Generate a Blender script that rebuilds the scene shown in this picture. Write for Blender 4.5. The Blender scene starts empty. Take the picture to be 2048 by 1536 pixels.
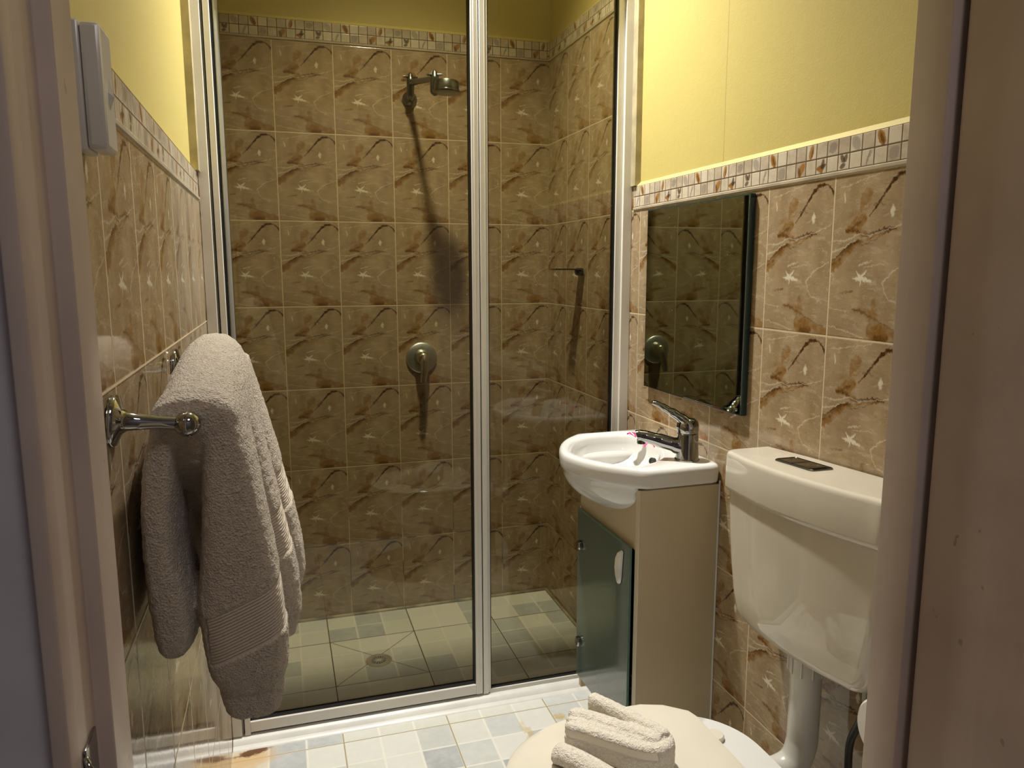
import bpy, bmesh, math, random
from mathutils import Vector, Matrix, noise as mnoise
random.seed(7)
PI = math.pi
sc = bpy.context.scene
COL = sc.collection

# ---------------------------------------------------------------- camera
cam_d = bpy.data.cameras.new('camera'); cam = bpy.data.objects.new('camera', cam_d); COL.objects.link(cam)
fwd = Vector((0.28990472, 0.94538859, -0.14898212)); rgt = Vector((0.95598004, -0.29342657, -0.00173848)); upv = Vector((0.04535886, 0.14191994, 0.98883836))
cam.matrix_world = Matrix(((rgt.x, upv.x, -fwd.x, -1.00119), (rgt.y, upv.y, -fwd.y, -2.78429), (rgt.z, upv.z, -fwd.z, 1.30321), (0, 0, 0, 1)))
cam_d.sensor_width = 36; cam_d.lens = 1507.51 / 2048 * 36; cam_d.clip_start = 0.02
sc.camera = cam

# ---------------------------------------------------------------- world, lamps, exposure
w = bpy.data.worlds.new('world'); sc.world = w; w.use_nodes = True
w.node_tree.nodes['Background'].inputs[0].default_value = (0.9, 0.85, 1.0, 1); w.node_tree.nodes['Background'].inputs[1].default_value = 0.02
sc.view_settings.view_transform = 'Standard'; sc.view_settings.look = 'None'
sc.view_settings.exposure = -0.1; sc.view_settings.gamma = 1.0
LAMP = (-0.56, -0.775, 2.90)
BATH_W = 8.0
SPOT_W = 305.0
HALL_W = 9.5
def lamp(name, kind, loc, power, color, size=0.1, rot=(0, 0, 0)):
    d = bpy.data.lights.new(name, kind); d.energy = power; d.color = color
    if kind == 'AREA': d.size = size
    else: d.shadow_soft_size = size
    if kind == 'SPOT': d.spot_size = math.radians(104); d.spot_blend = 1.0
    o = bpy.data.objects.new(name, d); o.location = loc; o.rotation_euler = rot; COL.objects.link(o); return o
lamp('bathroom_lamp_light', 'POINT', LAMP, BATH_W, (1.0, 0.95, 0.83), 0.06)
lamp('bathroom_downlight', 'SPOT', LAMP, SPOT_W, (1.0, 0.97, 0.895), 0.05)
lamp('hall_lamp_light', 'AREA', (-0.50, -3.30, 2.75), HALL_W, (1.0, 0.93, 0.93), 0.5)

# ---------------------------------------------------------------- node helper
class V:
    def __init__(s, g, sock): s.g, s.s = g, sock
    def __add__(a, b): return a.g.m('ADD', a, b)
    def __radd__(a, b): return a.g.m('ADD', b, a)
    def __sub__(a, b): return a.g.m('SUBTRACT', a, b)
    def __rsub__(a, b): return a.g.m('SUBTRACT', b, a)
    def __mul__(a, b): return a.g.m('MULTIPLY', a, b)
    def __rmul__(a, b): return a.g.m('MULTIPLY', b, a)
    def __truediv__(a, b): return a.g.m('DIVIDE', a, b)
class G:
    def __init__(s, name):
        s.mat = bpy.data.materials.new(name); s.mat.use_nodes = True
        s.t = s.mat.node_tree; s.n = s.t.nodes; s.b = s.n['Principled BSDF']
    def put(s, node, i, v):
        if isinstance(v, V): s.t.links.new(v.s, node.inputs[i])
        elif v is not None: node.inputs[i].default_value = v
    def m(s, op, a, b=None, c=None):
        n = s.n.new('ShaderNodeMath'); n.operation = op
        s.put(n, 0, a); s.put(n, 1, b); s.put(n, 2, c); return V(s, n.outputs[0])
    def vm(s, op, a, b=None, scale=None, out=0):
        n = s.n.new('ShaderNodeVectorMath'); n.operation = op
        s.put(n, 0, a)
        if b is not None: s.put(n, 1, b)
        if scale is not None: s.put(n, 'Scale', scale)
        return V(s, n.outputs[out])
    def xyz(s, x, y, z=0.0):
        n = s.n.new('ShaderNodeCombineXYZ'); s.put(n, 0, x); s.put(n, 1, y); s.put(n, 2, z); return V(s, n.outputs[0])
    def sep(s, v):
        n = s.n.new('ShaderNodeSeparateXYZ'); s.put(n, 0, v); return [V(s, o) for o in n.outputs]
    def uv(s):
        return V(s, s.n.new('ShaderNodeUVMap').outputs[0])
    def obj(s):
        return V(s, s.n.new('ShaderNodeTexCoord').outputs['Object'])
    def pos(s):
        return V(s, s.n.new('ShaderNodeNewGeometry').outputs['Position'])
    def attr(s, name):
        n = s.n.new('ShaderNodeAttribute'); n.attribute_name = name; return V(s, n.outputs['Fac'])
    def noise(s, vec, scale, detail=3.0, rough=0.5, col=False, dist=0.0):
        n = s.n.new('ShaderNodeTexNoise'); s.put(n, 'Vector', vec); s.put(n, 'Scale', scale); s.put(n, 'Detail', detail)
        s.put(n, 'Roughness', rough); s.put(n, 'Distortion', dist); return V(s, n.outputs[1 if col else 0])
    def vor(s, vec, scale, feature='F1'):
        n = s.n.new('ShaderNodeTexVoronoi'); n.feature = feature; s.put(n, 'Vector', vec); s.put(n, 'Scale', scale); return V(s, n.outputs[0])
    def white(s, vec):
        n = s.n.new('ShaderNodeTexWhiteNoise'); s.put(n, 'Vector', vec); return V(s, n.outputs[0])
    def ramp(s, v, a, b, lo=0.0, hi=1.0):      # smooth map
        n = s.n.new('ShaderNodeMapRange'); n.interpolation_type = 'SMOOTHSTEP'
        s.put(n, 0, v); s.put(n, 1, a); s.put(n, 2, b); s.put(n, 3, lo); s.put(n, 4, hi); return V(s, n.outputs[0])
    def mix(s, f, a, b):
        n = s.n.new('ShaderNodeMix'); n.data_type = 'RGBA'; s.put(n, 0, f)
        for i, c in ((6, a), (7, b)): s.put(n, i, c if isinstance(c, V) else (*c[:3], 1))
        return V(s, n.outputs[2])
    def mx(s, a, b): return s.m('MAXIMUM', a, b)
    def mn(s, a, b): return s.m('MINIMUM', a, b)
    def base(s, c): s.put(s.b, 'Base Color', c if isinstance(c, V) else (*c, 1))
    def bump(s, h, strength=0.3, dist=0.002):
        n = s.n.new('ShaderNodeBump'); s.put(n, 'Height', h); s.put(n, 'Strength', strength); s.put(n, 'Distance', dist)
        s.t.links.new(n.outputs[0], s.b.inputs['Normal'])
    def seg(s, p, a, b, r0, r1, soft=0.006):
        """mask of a tapering stroke from a to b"""
        pa = s.vm('SUBTRACT', s.chain(p), (a[0], a[1], 0)); ba = (b[0] - a[0], b[1] - a[1], 0); L2 = ba[0] ** 2 + ba[1] ** 2
        h = s.m('MULTIPLY', s.vm('DOT_PRODUCT', pa, ba, out=1), 1 / L2); h.s.node.use_clamp = True
        q = s.vm('SUBTRACT', pa, s.vm('SCALE', ba, scale=h)); d = s.vm('LENGTH', q, out=1)
        r = s.m('MULTIPLY_ADD', h, r1 - r0, r0)
        s.prev = s.ramp(d - r, soft, -soft); return s.prev
    prev = None
    def chain(s, p):
        """orders the strokes one after another so that the shader needs little memory at a time"""
        if s.prev is None: return p
        n = s.n.new('ShaderNodeVectorMath'); n.operation = 'MULTIPLY_ADD'
        s.put(n, 0, s.prev); n.inputs[1].default_value = (1e-7, 1e-7, 1e-7); s.put(n, 2, p); return V(s, n.outputs[0])
    def ell(s, p, c, rx, ry, ang=0.0, soft=0.3):
        pa = s.vm('SUBTRACT', s.chain(p), (c[0], c[1], 0)); n = s.n.new('ShaderNodeMapping'); s.put(n, 0, pa)
        n.vector_type = 'TEXTURE'; n.inputs['Rotation'].default_value = (0, 0, ang); n.inputs['Scale'].default_value = (rx, ry, 1)
        s.prev = s.ramp(s.vm('LENGTH', V(s, n.outputs[0]), out=1), 1 + soft, 1 - soft); return s.prev

def simple(name, color, rough=0.5, metal=0.0, nscale=None, nstr=0.1, coat=0.0, var=0.04):
    g = G(name); p = g.obj()
    nz = g.noise(p, 14.0, 4.0)
    g.base(g.mix(g.ramp(nz, 0.3, 0.7), tuple(c * (1 - var) for c in color), tuple(min(1, c * (1 + var)) for c in color)))
    g.put(g.b, 'Roughness', rough); g.put(g.b, 'Metallic', metal); g.put(g.b, 'Coat Weight', coat)
    if nscale: g.bump(g.noise(p, nscale, 4.0), nstr, 0.001)
    return g.mat

# ---------------------------------------------------------------- wall tile: one printed marble design on every tile
TW, TH = 0.2, 0.2975
def make_tile():
    g = G('marble_wall_tile'); uv = g.uv()
    tu, tv, _ = g.sep(uv)                      # in tile units
    fu = g.m('FRACT', tu); fv = g.m('FRACT', tv)
    p0 = g.xyz(fu * 1.0, fv * 1.0)
    wv = g.noise(p0, 6.0, 4.0, 0.6, col=True)
    wv = g.vm('SCALE', g.vm('SUBTRACT', wv, (0.5, 0.5, 0.5)), scale=0.13)
    wf = g.noise(p0, 34.0, 3.0, 0.6, col=True)
    wf = g.vm('SCALE', g.vm('SUBTRACT', wf, (0.5, 0.5, 0.5)), scale=0.042)
    pw = g.vm('MULTIPLY', g.vm('ADD', g.vm('ADD', p0, wv), wf), (1, 1, 0))
    pa = g.vm('MULTIPLY', g.vm('ADD', p0, (0, 0, 0)), (1, 1, 0))
    pf = g.vm('MULTIPLY', g.vm('ADD', p0, wf), (1, 1, 0))
    def poly(pts, soft, p=pf):
        o = None
        for (a, b) in zip(pts[:-1], pts[1:]):
            s_ = g.seg(p, a[:2], b[:2], a[2], b[2], soft); o = s_ if o is None else g.mx(o, s_)
        return o
    n1 = g.noise(p0, 3.2, 5.0, 0.55); n2 = g.noise(g.vm('MULTIPLY', p0, (2.2, 9.0, 1)), 2.6, 5.0, 0.65, dist=0.6)
    col = g.mix(g.ramp(n1, 0.3, 0.72), (0.305, 0.215, 0.120), (0.42, 0.315, 0.190))
    col = g.mix(g.ramp(n2, 0.50, 0.70) * 0.5, col, (0.54, 0.45, 0.315))
    n5 = g.noise(g.vm('MULTIPLY', p0, (1.3, 7.0, 1)), 7.0, 5.0, 0.7, dist=0.8)
    col = g.mix(g.ramp(n5, 0.52, 0.66) * 0.4, col, (0.23, 0.155, 0.075))
    # fine light crackle strokes
    n3 = g.noise(g.vm('MULTIPLY', g.vm('ADD', p0, wv), (1.5, 5.0, 1)), 3.4, 3.0, 0.5, dist=1.0)
    line = g.ramp(g.m('ABSOLUTE', n3 - 0.52), 0.012, 0.0)
    col = g.mix(line * g.ramp(g.noise(p0, 4.0, 2.0), 0.45, 0.62) * 0.42, col, (0.80, 0.70, 0.56))
    # warm brown fields
    pm = g.vm('MULTIPLY', g.vm('ADD', g.vm('ADD', p0, g.vm('SCALE', wv, scale=0.35)), wf), (1, 1, 0))
    fld = poly([(0.19, 0.66, 0.018), (0.30, 0.695, 0.045), (0.40, 0.735, 0.03)], 0.012, pm)
    fld = g.mx(fld, poly([(0.28, 0.68, 0.035), (0.38, 0.645, 0.025), (0.46, 0.63, 0.006)], 0.010, pm))
    fld = g.mx(fld, g.ell(pm, (0.41, 0.855), 0.07, 0.05, 0.2, 0.18) * 0.75)
    fld = g.mx(fld, poly([(0.37, 0.82, 0.03), (0.36, 0.775, 0.02)], 0.012, pm) * 0.7)
    fld = g.mx(fld, poly([(0.20, 0.745, 0.006), (0.34, 0.765, 0.016), (0.47, 0.80, 0.006)], 0.014, pm) * 0.6)
    fld = g.mx(fld, poly([(-0.02, 0.425, 0.036), (0.15, 0.505, 0.032), (0.28, 0.565, 0.026), (0.39, 0.60, 0.008)], 0.009, pm))
    fld = g.mx(fld, poly([(0.42, 0.607, 0.004), (0.56, 0.625, 0.013), (0.68, 0.65, 0.018), (0.78, 0.655, 0.004)], 0.008, pm))
    fld = g.mx(fld, poly([(0.55, 0.06, 0.045), (0.66, 0.055, 0.055), (0.74, 0.02, 0.035)], 0.014, pm))
    fld = g.mx(fld, poly([(0.72, 0.075, 0.022), (0.97, 0.015, 0.035)], 0.012, pm) * 0.8)
    fld = g.mx(fld, poly([(0.34, 0.18, 0.012), (0.46, 0.17, 0.02), (0.56, 0.145, 0.03)], 0.012, pm) * 0.8)
    fld = g.mx(fld, poly([(0.57, 0.215, 0.028), (0.60, 0.15, 0.035)], 0.014, pm) * 0.75)
    grain = g.ramp(g.noise(g.vm('MULTIPLY', p0, (0.8, 1.4, 1)), 11.0, 5.0, 0.7, dist=0.8), 0.30, 0.62, 0.38, 1.0)
    col = g.mix(fld * grain * 0.93, col, (0.235, 0.112, 0.020))
    core = poly([(0.175, 0.655, 0.010), (0.26, 0.675, 0.012), (0.36, 0.715, 0.003)], 0.008, pm)
    core = g.mx(core, poly([(0.27, 0.665, 0.016), (0.37, 0.64, 0.010), (0.45, 0.622, 0.003)], 0.008, pm))
    core = g.mx(core, poly([(0.62, 0.02, 0.02), (0.74, 0.015, 0.02)], 0.014, pm) * 0.8)
    core = g.mx(core, poly([(0.70, 0.65, 0.012), (0.76, 0.66, 0.006)], 0.006, pm))
    core = g.mx(core, poly([(0.0, 0.445, 0.010), (0.14, 0.51, 0.010), (0.26, 0.565, 0.010), (0.36, 0.60, 0.004)], 0.012, pm) * 0.7)
    col = g.mix(core * grain * 0.95, col, (0.11, 0.045, 0.008))
    # veins
    vein = poly([(1.0, 0.885, 0.011), (0.955, 0.925, 0.008), (0.90, 0.958, 0.004), (0.79, 0.962, 0.015), (0.70, 0.92, 0.013), (0.61, 0.85, 0.009), (0.53, 0.79, 0.008), (0.46, 0.735, 0.002)], 0.006)
    vein = g.mx(vein, poly([(0.40, 0.63, 0.003), (0.53, 0.635, 0.006), (0.66, 0.655, 0.011), (0.77, 0.655, 0.003)], 0.006) * 0.9)
    vein = g.mx(vein, poly([(0.0, 0.475, 0.004), (0.13, 0.525, 0.006), (0.27, 0.585, 0.010), (0.38, 0.60, 0.002)], 0.007) * 0.8)
    vein = g.mx(vein, poly([(0.37, 0.565, 0.002), (0.55, 0.60, 0.003), (0.74, 0.66, 0.003)], 0.004) * 0.7)
    vein = g.mx(vein, poly([(0.14, 0.275, 0.001), (0.30, 0.295, 0.006)], 0.006) * 0.6)
    vein = g.mx(vein, poly([(0.32, 0.18, 0.006), (0.42, 0.175, 0.008), (0.52, 0.15, 0.004), (0.72, 0.10, 0.003), (0.97, 0.05, 0.002)], 0.006) * 0.55)
    vein = g.mx(vein, poly([(0.5, 0.80, 0.002), (0.58, 0.81, 0.006), (0.64, 0.79, 0.001)], 0.005) * 0.6)
    col = g.mix(vein * g.ramp(g.noise(p0, 22.0, 3.0), 0.2, 0.55, 0.6, 1.0) * 0.98, col, (0.065, 0.027, 0.006))
    # pale marks
    lt = poly([(0.02, 0.605, 0.002), (0.2, 0.60, 0.004), (0.35, 0.635, 0.003), (0.5, 0.625, 0.003), (0.8, 0.67, 0.003), (0.98, 0.71, 0.001)], 0.006) * 0.6
    lt = g.mx(lt, poly([(0.01, 0.54, 0.003), (0.15, 0.555, 0.004), (0.3, 0.60, 0.002)], 0.006) * 0.6)
    lt = g.mx(lt, poly([(0.97, 0.47, 0.002), (0.78, 0.42, 0.003), (0.655, 0.345, 0.004), (0.72, 0.26, 0.002), (0.90, 0.21, 0.001)], 0.005) * 0.6)
    lt = g.mx(lt, poly([(0.13, 0.90, 0.003), (0.145, 0.84, 0.008)], 0.006) * 0.75)
    lt = g.mx(lt, poly([(0.12, 0.925, 0.001), (0.6, 0.985, 0.002)], 0.004) * 0.6)
    lt = g.mx(lt, g.ell(pf, (0.72, 0.755), 0.025, 0.03, 0.0, 0.4) * 0.85)
    lt = g.mx(lt, poly([(0.37, 0.45, 0.006), (0.52, 0.475, 0.003)], 0.006) * 0.6)
    lt = g.mx(lt, poly([(0.42, 0.435, 0.001), (0.66, 0.455, 0.002)], 0.005) * 0.6)
    lt = g.mx(lt, poly([(0.30, 0.365, 0.002), (0.39, 0.37, 0.017), (0.53, 0.355, 0.003)], 0.006))
    lt = g.mx(lt, poly([(0.34, 0.415, 0.001), (0.395, 0.37, 0.014), (0.47, 0.42, 0.001)], 0.006))
    lt = g.mx(lt, poly([(0.40, 0.37, 0.012), (0.395, 0.325, 0.001)], 0.006))
    lt = g.mx(lt, poly([(0.02, 0.18, 0.001), (0.25, 0.165, 0.002)], 0.004) * 0.5)
    lt = g.mx(lt, poly([(0.02, 0.07, 0.002), (0.25, 0.045, 0.003), (0.5, 0.005, 0.002)], 0.006) * 0.5)
    col = g.mix(lt * 0.8, col, (0.82, 0.76, 0.60))
    # grout
    jx = g.m('MULTIPLY', g.m('ABSOLUTE', fu - 0.5), TW); jy = g.m('MULTIPLY', g.m('ABSOLUTE', fv - 0.5), TH)
    e = g.mn(g.m('SUBTRACT', TW / 2, jx), g.m('SUBTRACT', TH / 2, jy))
    e = e + (g.noise(uv, 20.0, 2.0) - 0.5) * 0.001
    gm = g.ramp(e, 0.0019, 0.0011)
    mould = g.ramp(g.noise(uv, 2.3, 3.0), 0.44, 0.54) * g.ramp(tv, 15.4, 14.0) * g.m('GREATER_THAN', g.sep(g.pos())[1], -0.68)
    gcol = g.mix(mould * 0.85, (0.62, 0.50, 0.33), (0.035, 0.025, 0.015))
    g.base(g.mix(gm, col, gcol))
    g.put(g.b, 'Roughness', g.m('MULTIPLY_ADD', gm, 0.6, 0.09)); g.put(g.b, 'IOR', 1.5)
    wav = g.noise(uv, 2.5, 2.0) * 0.6
    g.bump(g.ramp(e, 0.0008, 0.0035) + wav, 0.5, 0.0011)
    return g.mat
M_TILE = make_tile()

# ---------------------------------------------------------------- border of 30 mm leaf squares (uv in squares, design repeats every 10)
def make_border():
    g = G('leaf_border_tile'); uv = g.uv(); cu, cv, _ = g.sep(uv)
    u = g.m('MODULO', cu + 100.0, 10.0); p = g.xyz(u, cv)
    cell = g.xyz(g.m('FLOOR', u), g.m('FLOOR', cv))
    rnd = g.white(cell)
    nz = g.noise(p, 1.4, 4.0, 0.6)
    col = g.mix(g.ramp(nz * 0.6 + rnd * 0.4, 0.25, 0.7), (0.44, 0.36, 0.27), (0.66, 0.58, 0.45))
    wob = g.vm('SCALE', g.vm('SUBTRACT', g.noise(p, 5.0, 2.0, col=True), (0.5, 0.5, 0.5)), scale=0.18)
    pp = g.vm('MULTIPLY', g.vm('ADD', p, wob), (1, 1, 0))
    gold = (0.34, 0.15, 0.02); dark = (0.07, 0.04, 0.018); grey = (0.24, 0.21, 0.18)
    def add(col, m_, c, k=0.9): return g.mix(m_ * k, col, c)
    for (c, rx, ry, a, cc, k) in [
        ((1.5, 1.5), 0.22, 0.43, 0.45, gold, 0.95), ((1.55, 1.42), 0.08, 0.34, 0.45, dark, 0.7),
        ((4.55, 0.5), 0.20, 0.42, -0.6, gold, 0.9), ((4.35, 0.35), 0.12, 0.3, 0.3, dark, 0.6),
        ((5.5, 1.5), 0.17, 0.40, -0.25, gold, 0.85), ((5.58, 1.45), 0.07, 0.3, -0.25, dark, 0.6),
        ((6.5, 0.45), 0.35, 0.12, 0.25, dark, 0.85), ((6.6, 0.5), 0.12, 0.42, -0.2, dark, 0.8), ((6.35, 0.3), 0.25, 0.12, -0.5, gold, 0.8),
        ((8.4, 0.72), 0.13, 0.24, 0.5, dark, 0.8), ((8.66, 0.74), 0.12, 0.24, -0.4, dark, 0.8), ((8.42, 0.28), 0.2, 0.13, 0.3, dark, 0.8),
        ((7.5, 1.5), 0.30, 0.26, 0.5, grey, 0.65), ((9.5, 1.5), 0.25, 0.42, 0.6, grey, 0.55), ((2.5, 0.5), 0.30, 0.34, -0.5, grey, 0.6),
        ((0.5, 0.45), 0.06, 0.35, -0.3, grey, 0.8), ((0.65, 0.7), 0.10, 0.2, -0.3, grey, 0.6)]:
        col = add(col, g.ell(pp, c, rx * 1.25, ry * 1.2, a, 0.2), cc, k)
    fx = g.m('ABSOLUTE', g.m('FRACT', u) - 0.5); fy = g.m('ABSOLUTE', g.m('FRACT', cv) - 0.5)
    e = g.m('SUBTRACT', 0.5, g.mx(fx, fy)); gm = g.ramp(e, 0.05, 0.028)
    g.base(g.mix(gm, col, (0.10, 0.055, 0.02)))
    g.put(g.b, 'Roughness', g.m('MULTIPLY_ADD', gm, 0.5, 0.15))
    g.bump(g.ramp(e, 0.02, 0.08), 0.5, 0.001)
    return g.mat
M_BORDER = make_border()

# ---------------------------------------------------------------- floor: 300 mm tiles printed as nine 100 mm squares (uv = metres)
def make_floor():
    g = G('grey_floor_tile'); x, y, _ = g.sep(g.pos())
    cx = (x + 0.885) * 10.0; cy = (y + 0.2) * 10.0
    # uneven 100 mm grid, wide joints every third line
    cell = g.xyz(g.m('FLOOR', cx), g.m('FLOOR', cy)); r = g.white(cell); r2 = g.white(g.vm('ADD', cell, (7.3, 2.1, 5.0)))
    nz = g.noise(g.pos(), 42.0, 5.0, 0.6); big = g.noise(g.pos(), 12.0, 3.0)
    lightc = g.mix(r2, (0.67, 0.67, 0.60), (0.75, 0.745, 0.69)); bluec = g.mix(r2, (0.42, 0.44, 0.445), (0.50, 0.52, 0.53))
    col = g.mix(g.ramp(r, 0.47, 0.49), lightc, bluec)
    col = g.mix(g.ramp(r, 0.74, 0.76) , col, g.mix(r2, (0.56, 0.58, 0.555), (0.62, 0.635, 0.61)))
    col = g.mix(g.ramp(nz * 0.6 + big * 0.4, 0.35, 0.7) * 0.3, col, (0.84, 0.85, 0.82))
    fx = g.m('ABSOLUTE', g.m('FRACT', cx + 0.5) - 0.5) * 0.1; fy = g.m('ABSOLUTE', g.m('FRACT', cy + 0.5) - 0.5) * 0.1
    e = g.mn(fx, fy); col = g.mix(g.ramp(e, 0.0038, 0.0022) * 0.85, col, (0.84, 0.82, 0.73))
    bx = g.m('ABSOLUTE', g.m('FRACT', cx / 3.0 + 0.5) - 0.5) * 0.3; by = g.m('ABSOLUTE', g.m('FRACT', cy / 3.0 + 0.5) - 0.5) * 0.3
    eb = g.mn(bx, by); dirt = g.ramp(y, -0.78, -0.68)
    jm = g.ramp(eb, 0.0026, 0.0014)
    # four cuts falling to the drain
    dx = g.m('ABSOLUTE', x + 0.735); dy = g.m('ABSOLUTE', y + 0.35)
    dm = g.ramp(g.m('ABSOLUTE', dx - dy), 0.0026, 0.0012) * g.m('LESS_THAN', g.mx(dx, dy), 0.15)
    jm = g.mx(jm, dm)
    jc = g.mix(dirt, (0.40, 0.34, 0.22), (0.09, 0.07, 0.045))
    col = g.mix(jm, col, jc)
    # rust stain by the left foot of the screen, and small ochre stains along joints
    P2 = g.vm('MULTIPLY', g.vm('ADD', g.pos(), g.vm('SCALE', g.vm('SUBTRACT', g.noise(g.pos(), 25.0, 4.0, 0.7, col=True), (0.5, 0.5, 0.5)), scale=0.07)), (1, 1, 0))
    halo = g.ell(P2, (-1.14, -0.80), 0.07, 0.05, 0.3, 0.6)
    col = g.mix(halo * 0.75, col, (0.66, 0.42, 0.16))
    col = g.mix(g.ell(P2, (-1.125, -0.765), 0.045, 0.012, 0.2, 0.4) * 0.95, col, (0.13, 0.045, 0.012))
    col = g.mix(g.ell(P2, (-0.268, -0.86), 0.014, 0.012, 0.2, 0.5) * 0.8, col, (0.60, 0.42, 0.16))
    col = g.mix(g.ell(P2, (-0.38, -0.92), 0.01, 0.06, 0.1, 0.5) * 0.6, col, (0.60, 0.46, 0.20))
    g.base(col)
    g.put(g.b, 'Roughness', g.m('MULTIPLY_ADD', jm, 0.4, 0.33))
    g.bump(g.ramp(eb, 0.0008, 0.004) + nz * 0.25, 0.4, 0.001)
    return g.mat
M_FLOOR = make_floor()

def make_paint(name, color, joint=None):
    g = G(name); p = g.pos(); nz = g.noise(p, 3.0, 3.0)
    col = g.mix(nz, tuple(c * 0.96 for c in color), tuple(c * 1.04 for c in color))
    if joint is not None:
        x, y, z = g.sep(p)
        wob = (g.noise(p, 9.0, 2.0) - 0.5) * 0.002
        m_ = g.ramp(g.m('ABSOLUTE', y - joint + wob), 0.0016, 0.0008) * g.m('GREATER_THAN', z, 1.55)
        col = g.mix(m_ * 0.6, col, (0.25, 0.19, 0.06))
    g.base(col); g.put(g.b, 'Roughness', 0.55)
    g.bump(g.noise(p, 260.0, 3.0, 0.6) * 0.7 + g.noise(p, 60.0, 2.0) * 0.6, 0.35, 0.0012)
    return g.mat
M_YEL = make_paint('yellow_wall_paint', (0.56, 0.465, 0.155))
M_YELJ = make_paint('yellow_wall_paint_jointed', (0.56, 0.465, 0.155), -1.179)
M_CAULK = simple('dirty_caulk', (0.42, 0.36, 0.22), 0.6, nscale=80, nstr=0.4, var=0.2)
M_RIDGE = simple('border_pencil_trim', (0.44, 0.37, 0.27), 0.35, nscale=50, var=0.15)
M_CEIL = simple('ceiling_paint', (0.78, 0.75, 0.66), 0.7, nscale=120)
def make_jamb(name, color):
    g = G(name); p = g.pos()
    st = g.vm('MULTIPLY', p, (60.0, 60.0, 3.0))
    nz = g.noise(st, 1.0, 3.0); n2 = g.noise(p, 40.0, 3.0)
    col = g.mix(g.ramp(g.noise(p, 6.0, 4.0), 0.3, 0.7), tuple(c * 0.9 for c in color), tuple(c * 1.07 for c in color))
    chips = g.ramp(g.noise(p, 55.0, 2.0), 0.73, 0.76)
    col = g.mix(chips * 0.6, col, (0.25, 0.17, 0.11))
    g.base(col); g.put(g.b, 'Roughness', 0.36)
    g.bump(nz * 0.4 + n2 * 0.5, 0.5, 0.0015); return g.mat
M_JAMB = make_jamb('door_frame_paint', (0.54, 0.44, 0.375))
M_DOOR = make_jamb('door_leaf_paint', (0.46, 0.36, 0.31))
M_HALL = make_jamb('hall_wall_paint', (0.56, 0.54, 0.57))
M_ALU = simple('white_powder_coated_aluminium', (0.76, 0.735, 0.68), 0.32, 0.0, var=0.02)
M_ALUD = simple('satin_aluminium', (0.52, 0.53, 0.50), 0.3, 0.6, var=0.04)
M_SEAL = simple('black_rubber_seal', (0.008, 0.008, 0.008), 0.5)
M_CERAM = simple('white_glazed_ceramic', (0.74, 0.735, 0.71), 0.06, var=0.01, coat=0.3)
M_PLAST = simple('cream_cistern_plastic', (0.62, 0.575, 0.475), 0.05, var=0.015, coat=0.3)
M_SEAT = simple('cream_seat_plastic', (0.70, 0.655, 0.55), 0.16, var=0.012)
M_PIPE = simple('off_white_pipe_plastic', (0.60, 0.58, 0.52), 0.25, var=0.05)
M_CAB = simple('cream_laminate', (0.58, 0.49, 0.33), 0.4, nscale=200, nstr=0.05, var=0.02)
M_EDGE = simple('cream_edge_strip', (0.66, 0.60, 0.47), 0.35, var=0.03)
M_DARK = simple('dark_shade_and_stops', (0.03, 0.03, 0.025), 0.6)  # near-black stands for shade in the cabinet and holes; also colours hinge stops
M_CHR = simple('chrome', (0.34, 0.34, 0.33), 0.07, 1.0, var=0.03)
M_CHRD = simple('aged_chrome', (0.17, 0.175, 0.155), 0.27, 1.0, nscale=90, nstr=0.12, var=0.25)
M_BTN = simple('smoked_chrome_button', (0.13, 0.12, 0.10), 0.22, 1.0, var=0.05)
M_SWITCH = simple('white_switch_plastic', (0.62, 0.60, 0.55), 0.25, var=0.04)
M_HOSE = simple('black_hose_rubber', (0.02, 0.018, 0.015), 0.35)
M_PINK = simple('pink_petal', (0.75, 0.04, 0.22), 0.5)
M_WPET = simple('white_petal', (0.8, 0.76, 0.70), 0.5)
M_PAPER = simple('white_paper', (0.66, 0.62, 0.55), 0.8, nscale=90, nstr=0.2)
M_HANDLE = simple('pearly_handle', (0.80, 0.80, 0.76), 0.25, 0.1, nscale=60, nstr=0.3, var=0.15)
def make_glass(name, tint, refl=0.08):
    g = G(name); nt = g.t
    tr = g.n.new('ShaderNodeBsdfTransparent'); tr.inputs[0].default_value = (*tint, 1)
    gl = g.n.new('ShaderNodeBsdfGlossy'); gl.inputs['Roughness'].default_value = 0.0
    fr = g.n.new('ShaderNodeFresnel'); fr.inputs[0].default_value = 1.5
    sp = g.ramp(g.noise(g.pos(), 150.0, 1.0), 0.80, 0.82)           # dried water specks
    mx = g.n.new('ShaderNodeMixShader'); nt.links.new(fr.outputs[0], mx.inputs[0]); nt.links.new(tr.outputs[0], mx.inputs[1]); nt.links.new(gl.outputs[0], mx.inputs[2])
    df = g.n.new('ShaderNodeBsdfDiffuse'); m2 = g.n.new('ShaderNodeMixShader')
    nt.links.new((sp * 0.35).s, m2.inputs[0]); nt.links.new(mx.outputs[0], m2.inputs[1]); nt.links.new(df.outputs[0], m2.inputs[2])
    nt.links.new(m2.outputs[0], g.n['Material Output'].inputs[0]); return g.mat
M_GLASS = make_glass('grey_tinted_glass', (0.62, 0.60, 0.485))
def make_mirror():
    g = G('mirror_silver'); g.base(g.mix(g.noise(g.obj(), 3.0), (0.44, 0.49, 0.44), (0.46, 0.51, 0.46)))
    g.put(g.b, 'Metallic', 1.0); g.put(g.b, 'Roughness', 0.015); return g.mat
M_MIRROR = make_mirror()
M_MEDGE = simple('mirror_glass_edge', (0.02, 0.045, 0.045), 0.1, 0.0)
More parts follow.
